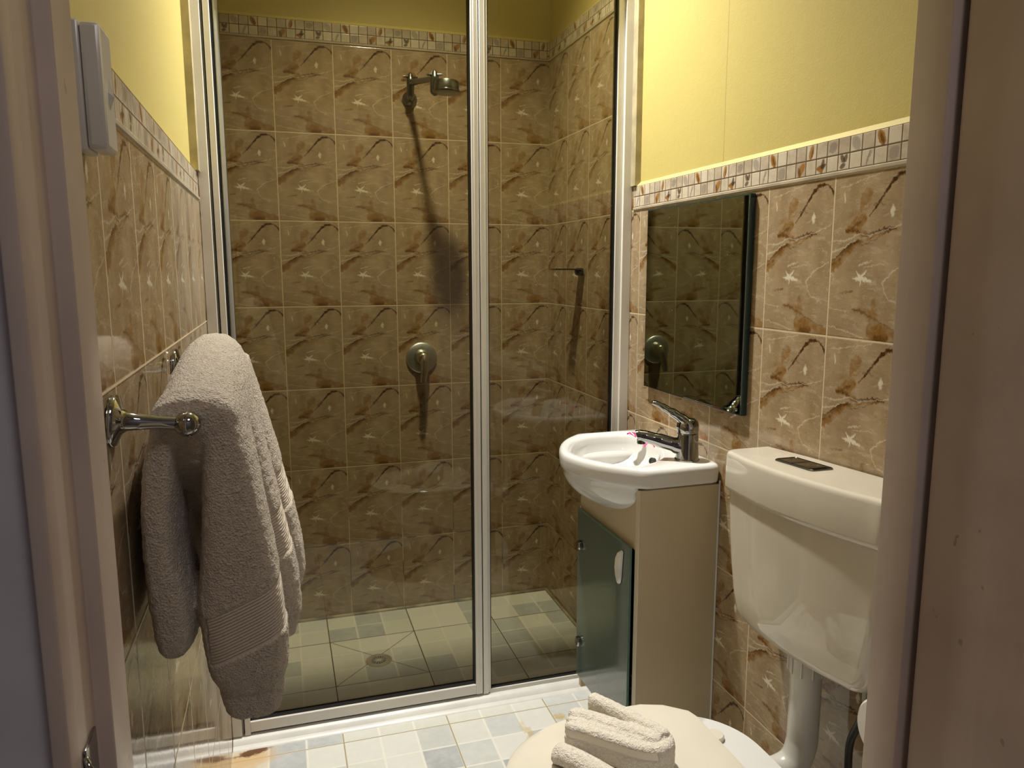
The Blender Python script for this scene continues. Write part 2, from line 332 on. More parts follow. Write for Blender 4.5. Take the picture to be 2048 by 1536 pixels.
def make_doorglass():
    g = G('green_backed_glass'); g.base(g.mix(g.noise(g.obj(), 4.0), (0.075, 0.115, 0.095), (0.085, 0.125, 0.10)))
    g.put(g.b, 'Roughness', 0.16); g.put(g.b, 'Coat Weight', 0.5); g.put(g.b, 'Coat Roughness', 0.06); return g.mat
M_DGLASS = make_doorglass()
M_GEDGE = simple('green_glass_edge', (0.12, 0.22, 0.18), 0.2)
def make_terry(name, color, dist=0.0042):
    g = G(name); p = g.obj()
    f1 = g.vor(p, 420.0); f2 = g.noise(p, 330.0, 4.0, 0.75); f3 = g.noise(p, 150.0, 3.0, 0.7)
    h = f2 * 0.8 + f3 * 1.3 + f1 * 0.9
    big = g.noise(p, 30.0, 3.0)
    c0 = tuple(c * 0.84 for c in color); c1 = tuple(min(1, c * 1.08) for c in color)
    col = g.mix(g.ramp(f2 * 0.5 + f3 * 0.5, 0.35, 0.65), c0, c1)
    b = g.attr('band'); s_ = g.attr('rib')
    rib = g.m('SINE', s_ * 2 * PI)
    smooth = g.mix(0.5, c1, color)
    col = g.mix(b, col, smooth)
    g.base(col); g.put(g.b, 'Roughness', 0.95); g.put(g.b, 'Sheen Weight', 0.25); g.put(g.b, 'Sheen Roughness', 0.5)
    inv = g.m('SUBTRACT', 1.0, b)
    g.bump(h * inv * 0.8 + rib * b * 0.28 + b * 0.2, 1.0, dist); return g.mat
M_TERRY = make_terry('grey_beige_terry', (0.64, 0.55, 0.44))
M_TERRY2 = make_terry('pale_beige_terry', (0.80, 0.74, 0.63), dist=0.002)

# ---------------------------------------------------------------- mesh helpers
def link_mesh(name, bm, mats, parent=None, smooth=False, auto=None):
    me = bpy.data.meshes.new(name); bm.normal_update(); bm.to_mesh(me); bm.free()
    o = bpy.data.objects.new(name, me); COL.objects.link(o)
    for m_ in (mats if isinstance(mats, (list, tuple)) else [mats]): me.materials.append(m_)
    if smooth:
        for p in me.polygons: p.use_smooth = True
        if auto is not None:
            bm2 = bmesh.new(); bm2.from_mesh(me)
            for e in bm2.edges:
                if len(e.link_faces) == 2 and e.calc_face_angle(0) > auto: e.smooth = False
            bm2.to_mesh(me); bm2.free()
    if parent: o.parent = parent
    return o
def box(bm, x0, x1, y0, y1, z0, z1, mi=0, bev=0.0, seg=2):
    r = bmesh.ops.create_cube(bm, size=1.0)
    for v in r['verts']: v.co = Vector(((x0 + x1) / 2 + v.co.x * (x1 - x0), (y0 + y1) / 2 + v.co.y * (y1 - y0), (z0 + z1) / 2 + v.co.z * (z1 - z0)))
    fs = {f for v in r['verts'] for f in v.link_faces}
    for f in fs: f.material_index = mi
    if bev > 0:
        es = list({e for v in r['verts'] for e in v.link_edges})
        rr = bmesh.ops.bevel(bm, geom=es, offset=bev, segments=seg, profile=0.5, affect='EDGES')
        for f in rr['faces']: f.material_index = mi
def loft(bm, rings, cap0=True, cap1=True, mi=0, closed=True):
    vs = [[bm.verts.new(p) for p in r] for r in rings]; n = len(rings[0])
    for a, b in zip(vs[:-1], vs[1:]):
        for i in range(n if closed else n - 1):
            j = (i + 1) % n
            f = bm.faces.new((a[i], a[j], b[j], b[i])); f.material_index = mi
    if cap0: bm.faces.new(vs[0][::-1]).material_index = mi
    if cap1: bm.faces.new(vs[-1]).material_index = mi
    bmesh.ops.recalc_face_normals(bm, faces=bm.faces[:])
    return vs
def frame_of(d):
    d = d.normalized(); a = Vector((0, 0, 1)) if abs(d.z) < 0.9 else Vector((1, 0, 0))
    u = d.cross(a).normalized(); return u, d.cross(u).normalized()
def tube(bm, pts, rad, n=20, mi=0, squash=None):
    pts = [Vector(p) for p in pts]; rr = rad if isinstance(rad, (list, tuple)) else [rad] * len(pts)
    rings = []; u = None
    for i, p in enumerate(pts):
        d = (pts[min(i + 1, len(pts) - 1)] - pts[max(i - 1, 0)]).normalized()
        if u is None: u, v = frame_of(d)
        else:
            u = (u - d * u.dot(d)).normalized(); v = d.cross(u)
        s1, s2 = (squash if squash else (1, 1))
        rings.append([p + (u * math.cos(2 * PI * k / n) * s1 + v * math.sin(2 * PI * k / n) * s2) * rr[i] for k in range(n)])
    loft(bm, rings, mi=mi)
def lathe(bm, base, axis, prof, n=32, mi=0):
    """prof: list of (distance along axis, radius)"""
    base = Vector(base); axis = Vector(axis).normalized(); u, v = frame_of(axis)
    rings = [[base + axis * h + (u * math.cos(2 * PI * k / n) + v * math.sin(2 * PI * k / n)) * max(r, 1e-5) for k in range(n)] for h, r in prof]
    loft(bm, rings, mi=mi)
def catmull(P, k=8, closed=False):
    P = [Vector(p) for p in P]; out = []; n = len(P)
    rng = range(n if closed else n - 1)
    for i in rng:
        if closed: a, b, c, d = P[(i - 1) % n], P[i], P[(i + 1) % n], P[(i + 2) % n]
        else: a, b, c, d = P[max(i - 1, 0)], P[i], P[i + 1], P[min(i + 2, n - 1)]
        for j in range(k):
            t = j / k
            out.append(0.5 * ((2 * b) + (c - a) * t + (2 * a - 5 * b + 4 * c - d) * t * t + (3 * b - a - 3 * c + d) * t ** 3))
    if not closed: out.append(P[-1])
    return out
def thing(name, label, cat, loc=(0, 0, 0), group=None):
    o = bpy.data.objects.new(name, None); o.empty_display_size = 0.05; COL.objects.link(o); o.location = loc
    o['label'] = label; o['category'] = cat
    if group: o['group'] = group
    return o
def tag(o, label, cat, group=None):
    o['label'] = label; o['category'] = cat
    if group: o['group'] = group
    return o
def struct(o): o['kind'] = 'structure'; return o
def part(name, bm, m_, root, smooth=False, auto=None, label=None):
    """world-space bmesh put under a thing (whose empty is only translated)"""
    bmesh.ops.translate(bm, verts=bm.verts[:], vec=-root.matrix_basis.translation if root.parent is None else -root.parent.matrix_basis.translation)
    o = link_mesh(name, bm, m_, root, smooth, auto)
    if label: o['label'] = label
    return o

# ================================================================ STRUCTURE
Z0 = 2.07; ZR = Z0 - 2 * TH; BH = 0.062; CEIL = 2.98; XL = -1.18; YD = -2.12; YC = -2.225
C_CUT = 0.1888
def wall_strip(bm, pts, zt, uvf, ucf, paint_mi=2):
    """pts: (x,y) ordered along the wall; n: inward normal; faces: tile, ridge, border, bevel, paint"""
    uvl = bm.loops.layers.uv.verify()
    (ax, ay), (bx, by), (nx, ny) = pts
    def P(q, off, z): return bm.verts.new((q[0] + nx * off, q[1] + ny * off, z))
    prof = [(0, 0.0, 0, 'T'), (0, zt, 1, 'R'), (0.003, zt + 0.002, 1, 'R'), (0.003, zt + 0.007, 1, 'R'), (0, zt + 0.009, 3, 'B'), (0, zt + BH + 0.006, paint_mi, 'C'), (-0.012, zt + BH + 0.018, paint_mi, 'P'), (-0.012, CEIL, None, None)]
    for (o1, z1, mi, kind), (o2, z2, _, _) in zip(prof[:-1], prof[1:]):
        vs = [P((ax, ay), o1, z1), P((bx, by), o1, z1), P((bx, by), o2, z2), P((ax, ay), o2, z2)]
        f = bm.faces.new(vs); f.material_index = mi
        for lp, q, z in zip(f.loops, (pts[0], pts[1], pts[1], pts[0]), (z1, z1, z2, z2)):
            if kind == 'B': lp[uvl].uv = (ucf(q), (z - (zt + 0.009)) / 0.0295)
            else: lp[uvl].uv = (uvf(q), (z - Z0) / TH + 20)
        if f.normal.dot(Vector((nx, ny, 0.2))) < 0:
            f.normal_update()
            if f.normal.dot(Vector((nx, ny, 0.2))) < 0: f.normal_flip()
WM = [M_TILE, M_RIDGE, M_YEL, M_BORDER]
# back wall
bm = bmesh.new()
wall_strip(bm, [(XL, 0), (0, 0), (0, -1)], Z0, lambda q: (q[0] + C_CUT) / TW + 20, lambda q: (q[0] + 0.7888) / 0.03 + 100)
box(bm, XL - 0.1, 0.1, 0.0135, 0.11, -0.1, CEIL, 2)
struct(link_mesh('wall_back', bm, WM))
# right wall
bm = bmesh.new()
R1 = 0.19675
wall_strip(bm, [(0, 0), (0, -0.735), (-1, 0)], Z0, lambda q: -q[1] / R1 + 20, lambda q: -q[1] / 0.03 + 103)
wall_strip(bm, [(0, -0.735), (0, YD), (-1, 0)], ZR, lambda q: (-q[1] - 0.7795) / TW + 20, lambda q: (-q[1] - 0.7395) / 0.03 + 99.9)
box(bm, 0.0135, 0.11, YD, 0.1, -0.1, CEIL, 2)
struct(link_mesh('wall_right', bm, [M_TILE, M_RIDGE, M_YELJ, M_BORDER]))
# left wall
bm = bmesh.new()
wall_strip(bm, [(XL, 0), (XL, -0.735), (1, 0)], Z0, lambda q: (q[1] + 0.66) / TW + 20, lambda q: q[1] / 0.03 + 105)
wall_strip(bm, [(XL, -0.735), (XL, YD), (1, 0)], ZR, lambda q: (q[1] + 0.66) / TW + 20, lambda q: q[1] / 0.03 + 103)
box(bm, XL - 0.11, XL - 0.0135, YD, 0.1, -0.1, CEIL, 2)
struct(link_mesh('wall_left', bm, WM))
# floor, ceiling
bm = bmesh.new(); box(bm, XL - 0.1, 0.1, YC, 0.1, -0.1, 0.0); struct(link_mesh('floor', bm, M_FLOOR))
bm = bmesh.new(); box(bm, -2.3, 1.0, -4.3, 0.1, CEIL, CEIL + 0.1); struct(link_mesh('ceiling', bm, M_CEIL))
# door wall (with opening) and the hall shell behind the camera
JX0, JX1, DH = -1.152, -0.345, 2.05
bm = bmesh.new()
box(bm, -2.3, JX0 - 0.012, YC, YD, -0.1, CEIL); box(bm, JX1 + 0.03, 1.0, YC, YD, -0.1, CEIL); box(bm, JX0 - 0.012, JX1 + 0.03, YC, YD, DH, CEIL)
struct(link_mesh('wall_front', bm, M_HALL))
bm = bmesh.new(); box(bm, -2.4, -2.3, -4.3, YC, -0.1, CEIL); struct(link_mesh('wall_hall_left', bm, M_HALL))
bm = bmesh.new(); box(bm, 1.0, 1.1, -4.3, YC, -0.1, CEIL); struct(link_mesh('wall_hall_right', bm, M_HALL))
bm = bmesh.new(); box(bm, -2.4, 1.1, -4.4, -4.3, -0.1, CEIL); struct(link_mesh('wall_hall_back', bm, M_HALL))
bm = bmesh.new(); box(bm, -2.3, 1.0, -4.3, YC, -0.1, -0.002); struct(link_mesh('floor_hall', bm, simple('hall_floor_vinyl', (0.25, 0.2, 0.16), 0.5)))

# door frame: stepped section on both sides
def poly_prism(bm, pts, z0, z1, bev=0.0):
    a = [bm.verts.new((x, y, z0)) for x, y in pts]; b = [bm.verts.new((x, y, z1)) for x, y in pts]; n = len(pts)
    for i in range(n): bm.faces.new((a[i], a[(i + 1) % n], b[(i + 1) % n], b[i]))
    bm.faces.new(a[::-1]); bm.faces.new(b); bmesh.ops.recalc_face_normals(bm, faces=bm.faces[:])
    if bev:
        es = [e for e in bm.edges if abs(e.verts[0].co.z - e.verts[1].co.z) > 0.5]
        bmesh.ops.bevel(bm, geom=es, offset=bev, segments=3, profile=0.5, affect='EDGES')
bm = bmesh.new()
poly_prism(bm, [(XL + 0.002, YD + 0.0), (-1.1395, YD + 0.0), (-1.1395, -2.1765), (-1.1515, -2.1765), (-1.1515, YC), (-1.1545, YC - 0.012), (-1.166, YC - 0.012), (-1.166, YC + 0.002), (XL + 0.002, YC + 0.002)], 0.0, DH + 0.03, 0.0022)
jl = struct(link_mesh('trim_1', bm, M_JAMB, smooth=True, auto=0.35))
bm = bmesh.new()
poly_prism(bm, [(-0.30, YD + 0.001), (-0.361, YD + 0.001), (-0.361, -2.1662), (-0.338, -2.1662), (-0.338, YC), (-0.30, YC)], 0.0, DH + 0.03, 0.002)
struct(link_mesh('trim_2', bm, M_JAMB, smooth=True, auto=0.35))
bm = bmesh.new(); box(bm, -1.16, -0.33, YC, YD, DH - 0.03, DH, bev=0.002); struct(link_mesh('trim_3', bm, M_JAMB))
# open door leaf along the right of the hall
bm = bmesh.new(); box(bm, -0.352, -0.314, -2.98, -2.1745, 0.01, DH - 0.04, bev=0.0025)
struct(link_mesh('door_1', bm, M_DOOR, smooth=True, auto=0.35))
# strike plate in the rebate
t = thing('strike_plate', 'scratched metal strike plate low in the left door frame', 'strike plate', (-1.151, -2.2, 0.93))
bm = bmesh.new(); box(bm, -1.1512, -1.1490, -2.219, -2.187, 0.865, 0.962, bev=0.0008)
part('plate', bm, M_CHR, t, True, 0.35)
bm = bmesh.new(); box(bm, -1.1492, -1.1486, -2.211, -2.196, 0.89, 0.935, bev=0.0002)
part('latch_hole', bm, M_DARK, t)
bm = bmesh.new(); tube(bm, [(-1.1490, -2.221, 0.958), (-1.1455, -2.224, 0.948), (-1.1440, -2.226, 0.90), (-1.1485, -2.2255, 0.868)], [0.002, 0.003, 0.003, 0.002], 12)
part('lip', bm, M_CHR, t, True)

# caulk along shower floor edge and beside the screen jambs
bm = bmesh.new()
tube(bm, [(XL + 0.004, -0.004, 0.002), (-0.004, -0.004, 0.002)], 0.007, 10)
tube(bm, [(-0.004, -0.004, 0.002), (-0.004, -0.68, 0.002)], 0.006, 10)
struct(link_mesh('trim_4', bm, simple('silicone_with_mould', (0.36, 0.32, 0.22), 0.5, nscale=60, var=0.5), smooth=True))
bm = bmesh.new(); box(bm, -0.006, 0.0125, -0.752, -0.70, ZR + BH + 0.008, CEIL - 0.002); box(bm, XL - 0.0125, XL + 0.006, -0.764, -0.70, ZR + BH + 0.008, CEIL - 0.002)
struct(link_mesh('trim_5', bm, M_CAULK))
# shallow white sill under the screen
bm = bmesh.new()
prof = [(-0.672, 0.0), (-0.672, 0.022), (-0.700, 0.026), (-0.722, 0.022), (-0.733, 0.016), (-0.740, 0.007), (-0.752, 0.004), (-0.756, 0.0)]
loft(bm, [[(x, y, z) for y, z in prof] for x in (XL + 0.001, -0.9, -0.5, -0.001)])
struct(link_mesh('trim_6', bm, simple('white_sill', (0.74, 0.73, 0.69), 0.35, nscale=70, nstr=0.15, var=0.06), smooth=True, auto=0.6))

# ================================================================ SHOWER SCREEN
SY = -0.72; ST = 2.07
scr = thing('shower_screen', 'white framed shower screen with two tall panes of grey tinted glass', 'shower screen', (-0.59, -0.7, 0.026))
bm = bmesh.new()
box(bm, XL + 0.0005, -1.154, SY - 0.006, -0.68, 0.026, ST, bev=0.0015); box(bm, -1.1535, -1.150, SY + 0.010, -0.68, 0.026, ST)
part('wall_channel', bm, M_ALU, scr, True, 0.35)
bm = bmesh.new()
box(bm, -0.049, -0.0005, SY + 0.004, -0.68, 0.026, ST, bev=0.0015)
box(bm, -0.029, -0.0005, SY - 0.004, SY + 0.006, 0.026, ST, bev=0.0015)
part('wall_channel', bm, M_ALU, scr, True, 0.35)
bm = bmesh.new(); box(bm, XL + 0.001, -0.001, SY - 0.005, -0.675, ST, ST + 0.04, bev=0.002)
part('head_rail', bm, M_ALU, scr, True, 0.35)
bm = bmesh.new(); box(bm, -0.4395, -0.049, SY + 0.004, -0.69, 0.022, 0.036, bev=0.0015)
part('fixed_bottom_rail', bm, M_ALU, scr, True, 0.35)
# fixed mullion (right of the pair)
bm = bmesh.new()
box(bm, -0.4600, -0.4445, SY - 0.002, -0.68, 0.026, ST, bev=0.0018); box(bm, -0.4450, -0.4360, SY + 0.004, -0.68, 0.026, ST, bev=0.0012)
part('mullion', bm, M_ALU, scr, True, 0.35)
bm = bmesh.new(); box(bm, -0.437, -0.4335, SY + 0.006, -0.69, 0.036, ST - 0.002); box(bm, -0.0525, -0.048, SY + 0.008, -0.69, 0.036, ST - 0.002); box(bm, -0.437, -0.05, SY + 0.008, -0.70, 0.036, 0.040)
part('seal', bm, M_SEAL, scr)
bm = bmesh.new(); box(bm, -0.436, -0.050, -0.705, -0.700, 0.038, ST - 0.001)
part('fixed_pane', bm, M_GLASS, scr)
# hinged door
dr_bm = bmesh.new()
box(dr_bm, -1.1470, -1.1320, SY - 0.004, -0.692, 0.024, ST - 0.01, bev=0.0015)
door = part('screen_door', dr_bm, M_ALU, scr, True, 0.35, label='hinged glass door of the shower screen')
def sub(name, bm, m_, parent, smooth=False, auto=None):
    bmesh.ops.translate(bm, verts=bm.verts[:], vec=-scr.matrix_basis.translation)
    return link_mesh(name, bm, m_, parent, smooth, auto)
bm = bmesh.new(); box(bm, -1.1275, -1.1130, SY + 0.012, -0.68, 0.07, ST - 0.02, bev=0.004); sub('hinge_profile', bm, M_ALUD, door, True, 0.7)
bm = bmesh.new(); box(bm, -0.4840, -0.4630, SY - 0.003, -0.690, 0.030, ST - 0.01, bev=0.0018); box(bm, -0.4775, -0.4740, SY - 0.0045, SY, 0.030, ST - 0.01, bev=0.001); sub('closing_stile', bm, M_ALU, door, True, 0.35)
bm = bmesh.new(); box(bm, -1.1320, -0.484, SY - 0.003, -0.692, 0.031, 0.062, bev=0.0018); sub('bottom_rail', bm, M_ALU, door, True, 0.35)
bm = bmesh.new(); box(bm, -1.1320, -0.484, SY - 0.003, -0.692, ST - 0.045, ST - 0.01, bev=0.0018); sub('top_rail', bm, M_ALU, door, True, 0.35)
bm = bmesh.new(); box(bm, -1.131, -0.486, -0.706, -0.701, 0.060, ST - 0.04); sub('pane', bm, M_GLASS, door)
bm = bmesh.new()
box(bm, -0.4875, -0.4840, SY + 0.002, -0.695, 0.06, ST - 0.045); box(bm, -1.131, -0.486, SY + 0.004, -0.698, 0.061, 0.067); box(bm, -1.1322, -1.1280, SY + 0.004, -0.695, 0.06, ST - 0.045)
box(bm, -0.4632, -0.4598, SY + 0.004, -0.69, 0.03, ST - 0.012); box(bm, -1.1505, -1.1468, SY + 0.006, -0.69, 0.026, ST - 0.012); box(bm, -1.131, -0.47, SY + 0.006, -0.692, 0.0245, 0.0312)
sub('seal', bm, M_SEAL, door)

# ================================================================ SHOWER FITTINGS
sh = thing('overhead_shower', 'round aged chrome shower head on a swivel arm high on the tiles', 'shower head', (-0.525, 0.0, 1.91))
bm = bmesh.new(); lathe(bm, (-0.527, 0, 1.905), (0, -1, 0), [(0, 0.026), (0.006, 0.026), (0.012, 0.021), (0.022, 0.015), (0.03, 0.0)])
tube(bm, catmull([(-0.527, -0.01, 1.905), (-0.53, -0.035, 1.912), (-0.531, -0.05, 1.935), (-0.531, -0.052, 1.957)], 6), 0.0135, 18)
part('wall_elbow', bm, M_CHRD, sh, True, 0.8)
def wing(bm, c, ax, r=0.006):
    c = Vector(c); ax = Vector(ax).normalized()
    lathe(bm, c - Vector((0, 0, 0.012)), (0, 0, 1), [(0, 0.013), (0.010, 0.013), (0.014, 0.010), (0.024, 0.008), (0.031, 0.002)], 18)
    for s in (-1, 1): tube(bm, [c + Vector((0, 0, 0.003)), c + Vector((0, 0, 0.004)) + ax * s * 0.016, c + Vector((0, 0, 0.004)) + ax * s * 0.026], [0.004, 0.0045, 0.0025], 10)
bm = bmesh.new(); wing(bm, (-0.531, -0.052, 1.965), (1, 0.1, 0)); part('swivel_knob', bm, M_CHRD, sh, True, 0.8)
HX, HY, HZ = -0.455, -0.285, 1.889
bm = bmesh.new(); tube(bm, [(-0.531, -0.052, 1.948), (-0.515, -0.11, 1.942), (-0.487, -0.243, 1.922)], [0.0105, 0.010, 0.010], 16); part('arm', bm, M_CHRD, sh, True, 0.8)
bm = bmesh.new(); wing(bm, (-0.485, -0.248, 1.930), (1, -0.3, 0)); lathe(bm, (-0.485, -0.248, 1.868), (0, 0, 1), [(0, 0.004), (0.006, 0.013), (0.012, 0.016), (0.055, 0.015), (0.058, 0.0)], 18); part('head_knuckle', bm, M_CHRD, sh, True, 0.8)
bm = bmesh.new(); lathe(bm, (HX, HY, HZ - 0.019), (0.03, 0, 1), [(0, 0.040), (0.001, 0.043), (0.004, 0.045), (0.007, 0.0445), (0.009, 0.0415), (0.034, 0.040), (0.037, 0.038), (0.038, 0.032), (0.0385, 0.0)], 40)
part('spray_cup', bm, M_CHRD, sh, True, 0.6)

M_MIX = simple('worn_mixer_chrome', (0.50, 0.50, 0.42), 0.24, 1.0, nscale=60, nstr=0.1, var=0.15)
mx_ = thing('shower_mixer', 'round chrome shower mixer with a drooping lever on the back wall', 'mixer tap', (-0.502, 0, 0.981))
bm = bmesh.new(); lathe(bm, (-0.502, 0, 0.981), (0, -1, 0), [(0, 0.058), (0.003, 0.0585), (0.007, 0.057), (0.010, 0.053), (0.013, 0.030), (0.014, 0.0)], 48); part('cover_plate', bm, simple('mixer_plate_chrome', (0.62, 0.64, 0.62), 0.42, 1.0, nscale=20, nstr=0.1, var=0.1), mx_, True, 0.6)
bm = bmesh.new(); lathe(bm, (-0.502, -0.012, 0.984), (0, -1, 0), [(0, 0.030), (0.012, 0.028), (0.026, 0.025), (0.040, 0.022), (0.048, 0.014), (0.051, 0.0)], 32); part('mixer_body', bm, M_MIX, mx_, True, 0.8)
bm = bmesh.new(); tube(bm, catmull([(-0.500, -0.048, 0.993), (-0.5015, -0.060, 0.968), (-0.505, -0.070, 0.935), (-0.510, -0.074, 0.905), (-0.511, -0.075, 0.898)], 5), [0.0155] * 6 + [0.0145] * 5 + [0.012] * 4 + [0.010] * 3 + [0.0095] * 2 + [0.005], 18); part('lever', bm, M_MIX, mx_, True, 0.8)

sd = thing('soap_shelf', 'small dark metal soap shelf on the right shower wall', 'soap shelf', (0, -0.345, 1.30))
bm = bmesh.new(); box(bm, -0.108, -0.006, -0.375, -0.318, 1.304, 1.309, bev=0.0015); part('shelf_plate', bm, M_CHRD, sd, True, 0.35)
bm = bmesh.new(); lathe(bm, (0, -0.345, 1.298), (-1, 0, 0), [(0, 0.014), (0.018, 0.013), (0.024, 0.010), (0.026, 0.0)], 24); part('bracket', bm, M_CHRD, sd, True, 0.6)

dn = thing('floor_drain', 'round metal shower drain grate set in the grey floor tiles', 'drain', (-0.735, -0.375, 0.0))
bm = bmesh.new(); lathe(bm, (-0.735, -0.375, 0.0), (0, 0, 1), [(0, 0.044), (0.0015, 0.043), (0.002, 0.036), (0.0012, 0.034), (0.0012, 0.0)], 40); part('rim', bm, simple('drain_brass', (0.40, 0.33, 0.22), 0.45, 0.2, nscale=60, var=0.3), dn, True, 0.6)
bm = bmesh.new(); lathe(bm, (-0.735, -0.375, 0.0005), (0, 0, 1), [(0, 0.024), (0.0012, 0.024), (0.0012, 0.0)], 32); part('sump', bm, M_DARK, dn)
bm = bmesh.new()
for k in range(8):
    a = k * PI / 8 + 0.2; d = Vector((math.cos(a), math.sin(a), 0)); c = Vector((-0.735, -0.375, 0.0024))
    tube(bm, [c - d * 0.024, c + d * 0.024], 0.0011, 8)
lathe(bm, (-0.735, -0.375, 0.0012), (0, 0, 1), [(0, 0.006), (0.002, 0.006), (0.003, 0.0)], 16)
part('grate', bm, simple('drain_grate_metal', (0.72, 0.66, 0.55), 0.35, 0.3), dn, True)

# ================================================================ MIRROR, SWITCH
mi = thing('wall_mirror', 'frameless rectangular mirror on the tiles above the hand basin', 'mirror', (0, -1.09, 1.22))
bm = bmesh.new(); box(bm, -0.0145, -0.001, -1.334, -0.853, 0.976, 1.468, bev=0.001); part('backing', bm, M_MEDGE, mi)
bm = bmesh.new(); box(bm, -0.0155, -0.0143, -1.331, -0.856, 0.979, 1.465, bev=0.0005); part('silvered_glass', bm, M_MIRROR, mi)
bm = bmesh.new(); lathe(bm, (-0.0153, -1.316, 0.988), (-1, 0, 0), [(0, 0.004), (0.0006, 0.0038), (0.0008, 0.0)], 20); part('clear_fixing', bm, M_CHR, mi, True)

sw = thing('light_switch', 'grubby white architrave light switch on the left wall', 'light switch', (XL, -1.94, 1.47))
bm = bmesh.new(); box(bm, XL + 0.0005, -1.168, -1.962, -1.912, 1.417, 1.534, bev=0.002); part('mounting_block', bm, M_SWITCH, sw, True, 0.35)
bm = bmesh.new(); box(bm, -1.168, -1.150, -1.961, -1.913, 1.418, 1.533, bev=0.004); part('cover', bm, M_SWITCH, sw, True, 0.35)
bm = bmesh.new()
vs = [bm.verts.new(v) for v in ((-1.1502, -1.944, 1.474), (-1.1502, -1.938, 1.457), (-1.1502, -1.931, 1.474), (-1.1502, -1.938, 1.491), (-1.1455, -1.938, 1.470))]
for f in ((0, 1, 4), (1, 2, 4), (2, 3, 4), (3, 0, 4), (3, 2, 1, 0)): bm.faces.new([vs[i] for i in f])
bmesh.ops.recalc_face_normals(bm, faces=bm.faces[:]); part('rocker', bm, M_SWITCH, sw)

# ================================================================ VANITY
VX, VY0, VY1 = -0.211, -1.237, -0.872
va = thing('vanity_cabinet', 'narrow cream cabinet under the hand basin with a green glass door', 'cabinet', (-0.1, -1.05, 0))
bm = bmesh.new()
box(bm, VX, -0.002, VY0, VY0 + 0.016, 0.0, 0.79, bev=0.001)
box(bm, VX, -0.002, VY1 - 0.016, VY1, 0.10, 0.79, bev=0.001)
box(bm, -0.018, -0.002, VY0 + 0.016, VY1 - 0.016, 0.10, 0.67)
box(bm, VX + 0.004, -0.018, VY0 + 0.016, VY1 - 0.016, 0.12, 0.136)
part('carcass', bm, M_CAB, va, True, 0.35)
bm = bmesh.new()
FY = [VY0 + 0.0165 + (VY1 - VY0 - 0.017) * k / 40 for k in range(41)]
FZ = [0.790 if abs(y + 1.045) > 0.168 else 0.701 + 0.089 * (abs(y + 1.045) / 0.168) ** 2.6 for y in FY]
loft(bm, [[(VX - 0.0005, y, 0.638), (VX + 0.0150, y, 0.638), (VX + 0.0150, y, z - 0.012), (VX - 0.0005, y, z)] for y, z in zip(FY, FZ)]); part('top_fascia', bm, M_CAB, va, True, 0.35)
bm = bmesh.new(); box(bm, VX - 0.003, VX - 0.0003, VY0 - 0.001, VY0 + 0.0175, 0.0, 0.79, bev=0.0008); box(bm, VX - 0.003, VX - 0.0003, VY1 - 0.009, VY1 + 0.0008, 0.14, 0.645, bev=0.0008); part('edge_strip', bm, M_EDGE, va, True, 0.35)
bm = bmesh.new(); box(bm, -0.170, -0.154, VY0 + 0.0165, VY1, 0.0, 0.12, bev=0.001); part('plinth', bm, M_CAB, va, True, 0.35)
bm = bmesh.new(); box(bm, VX + 0.016, VX + 0.018, VY0 + 0.017, VY1 - 0.017, 0.137, 0.637); part('interior_shade_sheet', bm, M_DARK, va)  # thin dark sheet put in as the shade behind the door gap
bm = bmesh.new(); box(bm, -0.0035, -0.0005, VY0 - 0.006, VY0 - 0.0005, 0.0, 0.80, bev=0.001); part('silicone_bead', bm, M_CERAM, va)
bm = bmesh.new(); box(bm, VX - 0.012, VX - 0.0065, VY0 + 0.030, VY1 - 0.006, 0.142, 0.640, bev=0.0008)
vd = part('door', bm, M_DGLASS, va, True, 0.35, label='dark green glass cabinet door')
def vsub(name, bm, m_, smooth=False, auto=None):
    bmesh.ops.translate(bm, verts=bm.verts[:], vec=-va.matrix_basis.translation); return link_mesh(name, bm, m_, vd, smooth, auto)
bm = bmesh.new(); box(bm, VX - 0.0125, VX - 0.006, VY0 + 0.0265, VY0 + 0.030, 0.142, 0.640); box(bm, VX - 0.0125, VX - 0.006, VY0 + 0.0265, VY1 - 0.006, 0.640, 0.6425); vsub('polished_edge', bm, M_GEDGE)
bm = bmesh.new()
a = Vector((VX - 0.013, -1.160, 0.612)); hp = [(-1.1785, 0.622), (-1.170, 0.6235), (-1.158, 0.616), (-1.146, 0.598), (-1.142, 0.570), (-1.1475, 0.548), (-1.160, 0.530), (-1.167, 0.536), (-1.172, 0.552)]
h0 = [(VX - 0.013, y, z) for y, z in hp]; h1 = [(VX - 0.021, y * 0.9 + -1.158 * 0.1, z * 0.9 + 0.578 * 0.1) for y, z in hp]
loft(bm, [h0, h1]); bmesh.ops.bevel(bm, geom=bm.edges[:], offset=0.0012, segments=2, affect='EDGES'); vsub('handle', bm, M_HANDLE, True, 0.6)
for z in (0.540, 0.254):
    bm = bmesh.new(); lathe(bm, (VX - 0.0125, -0.905, z), (-1, 0, 0), [(0, 0.0135), (0.002, 0.0145), (0.008, 0.0145), (0.011, 0.011), (0.012, 0.0)], 28); vsub('hinge_cap', bm, M_CHR, True, 0.6)
for k in range(5):
    bm = bmesh.new(); box(bm, VX - 0.005, VX - 0.0005, VY0 + 0.0185, VY0 + 0.029, 0.17 + k * 0.036, 0.172 + k * 0.036); part('hinge_stop', bm, M_DARK, va)

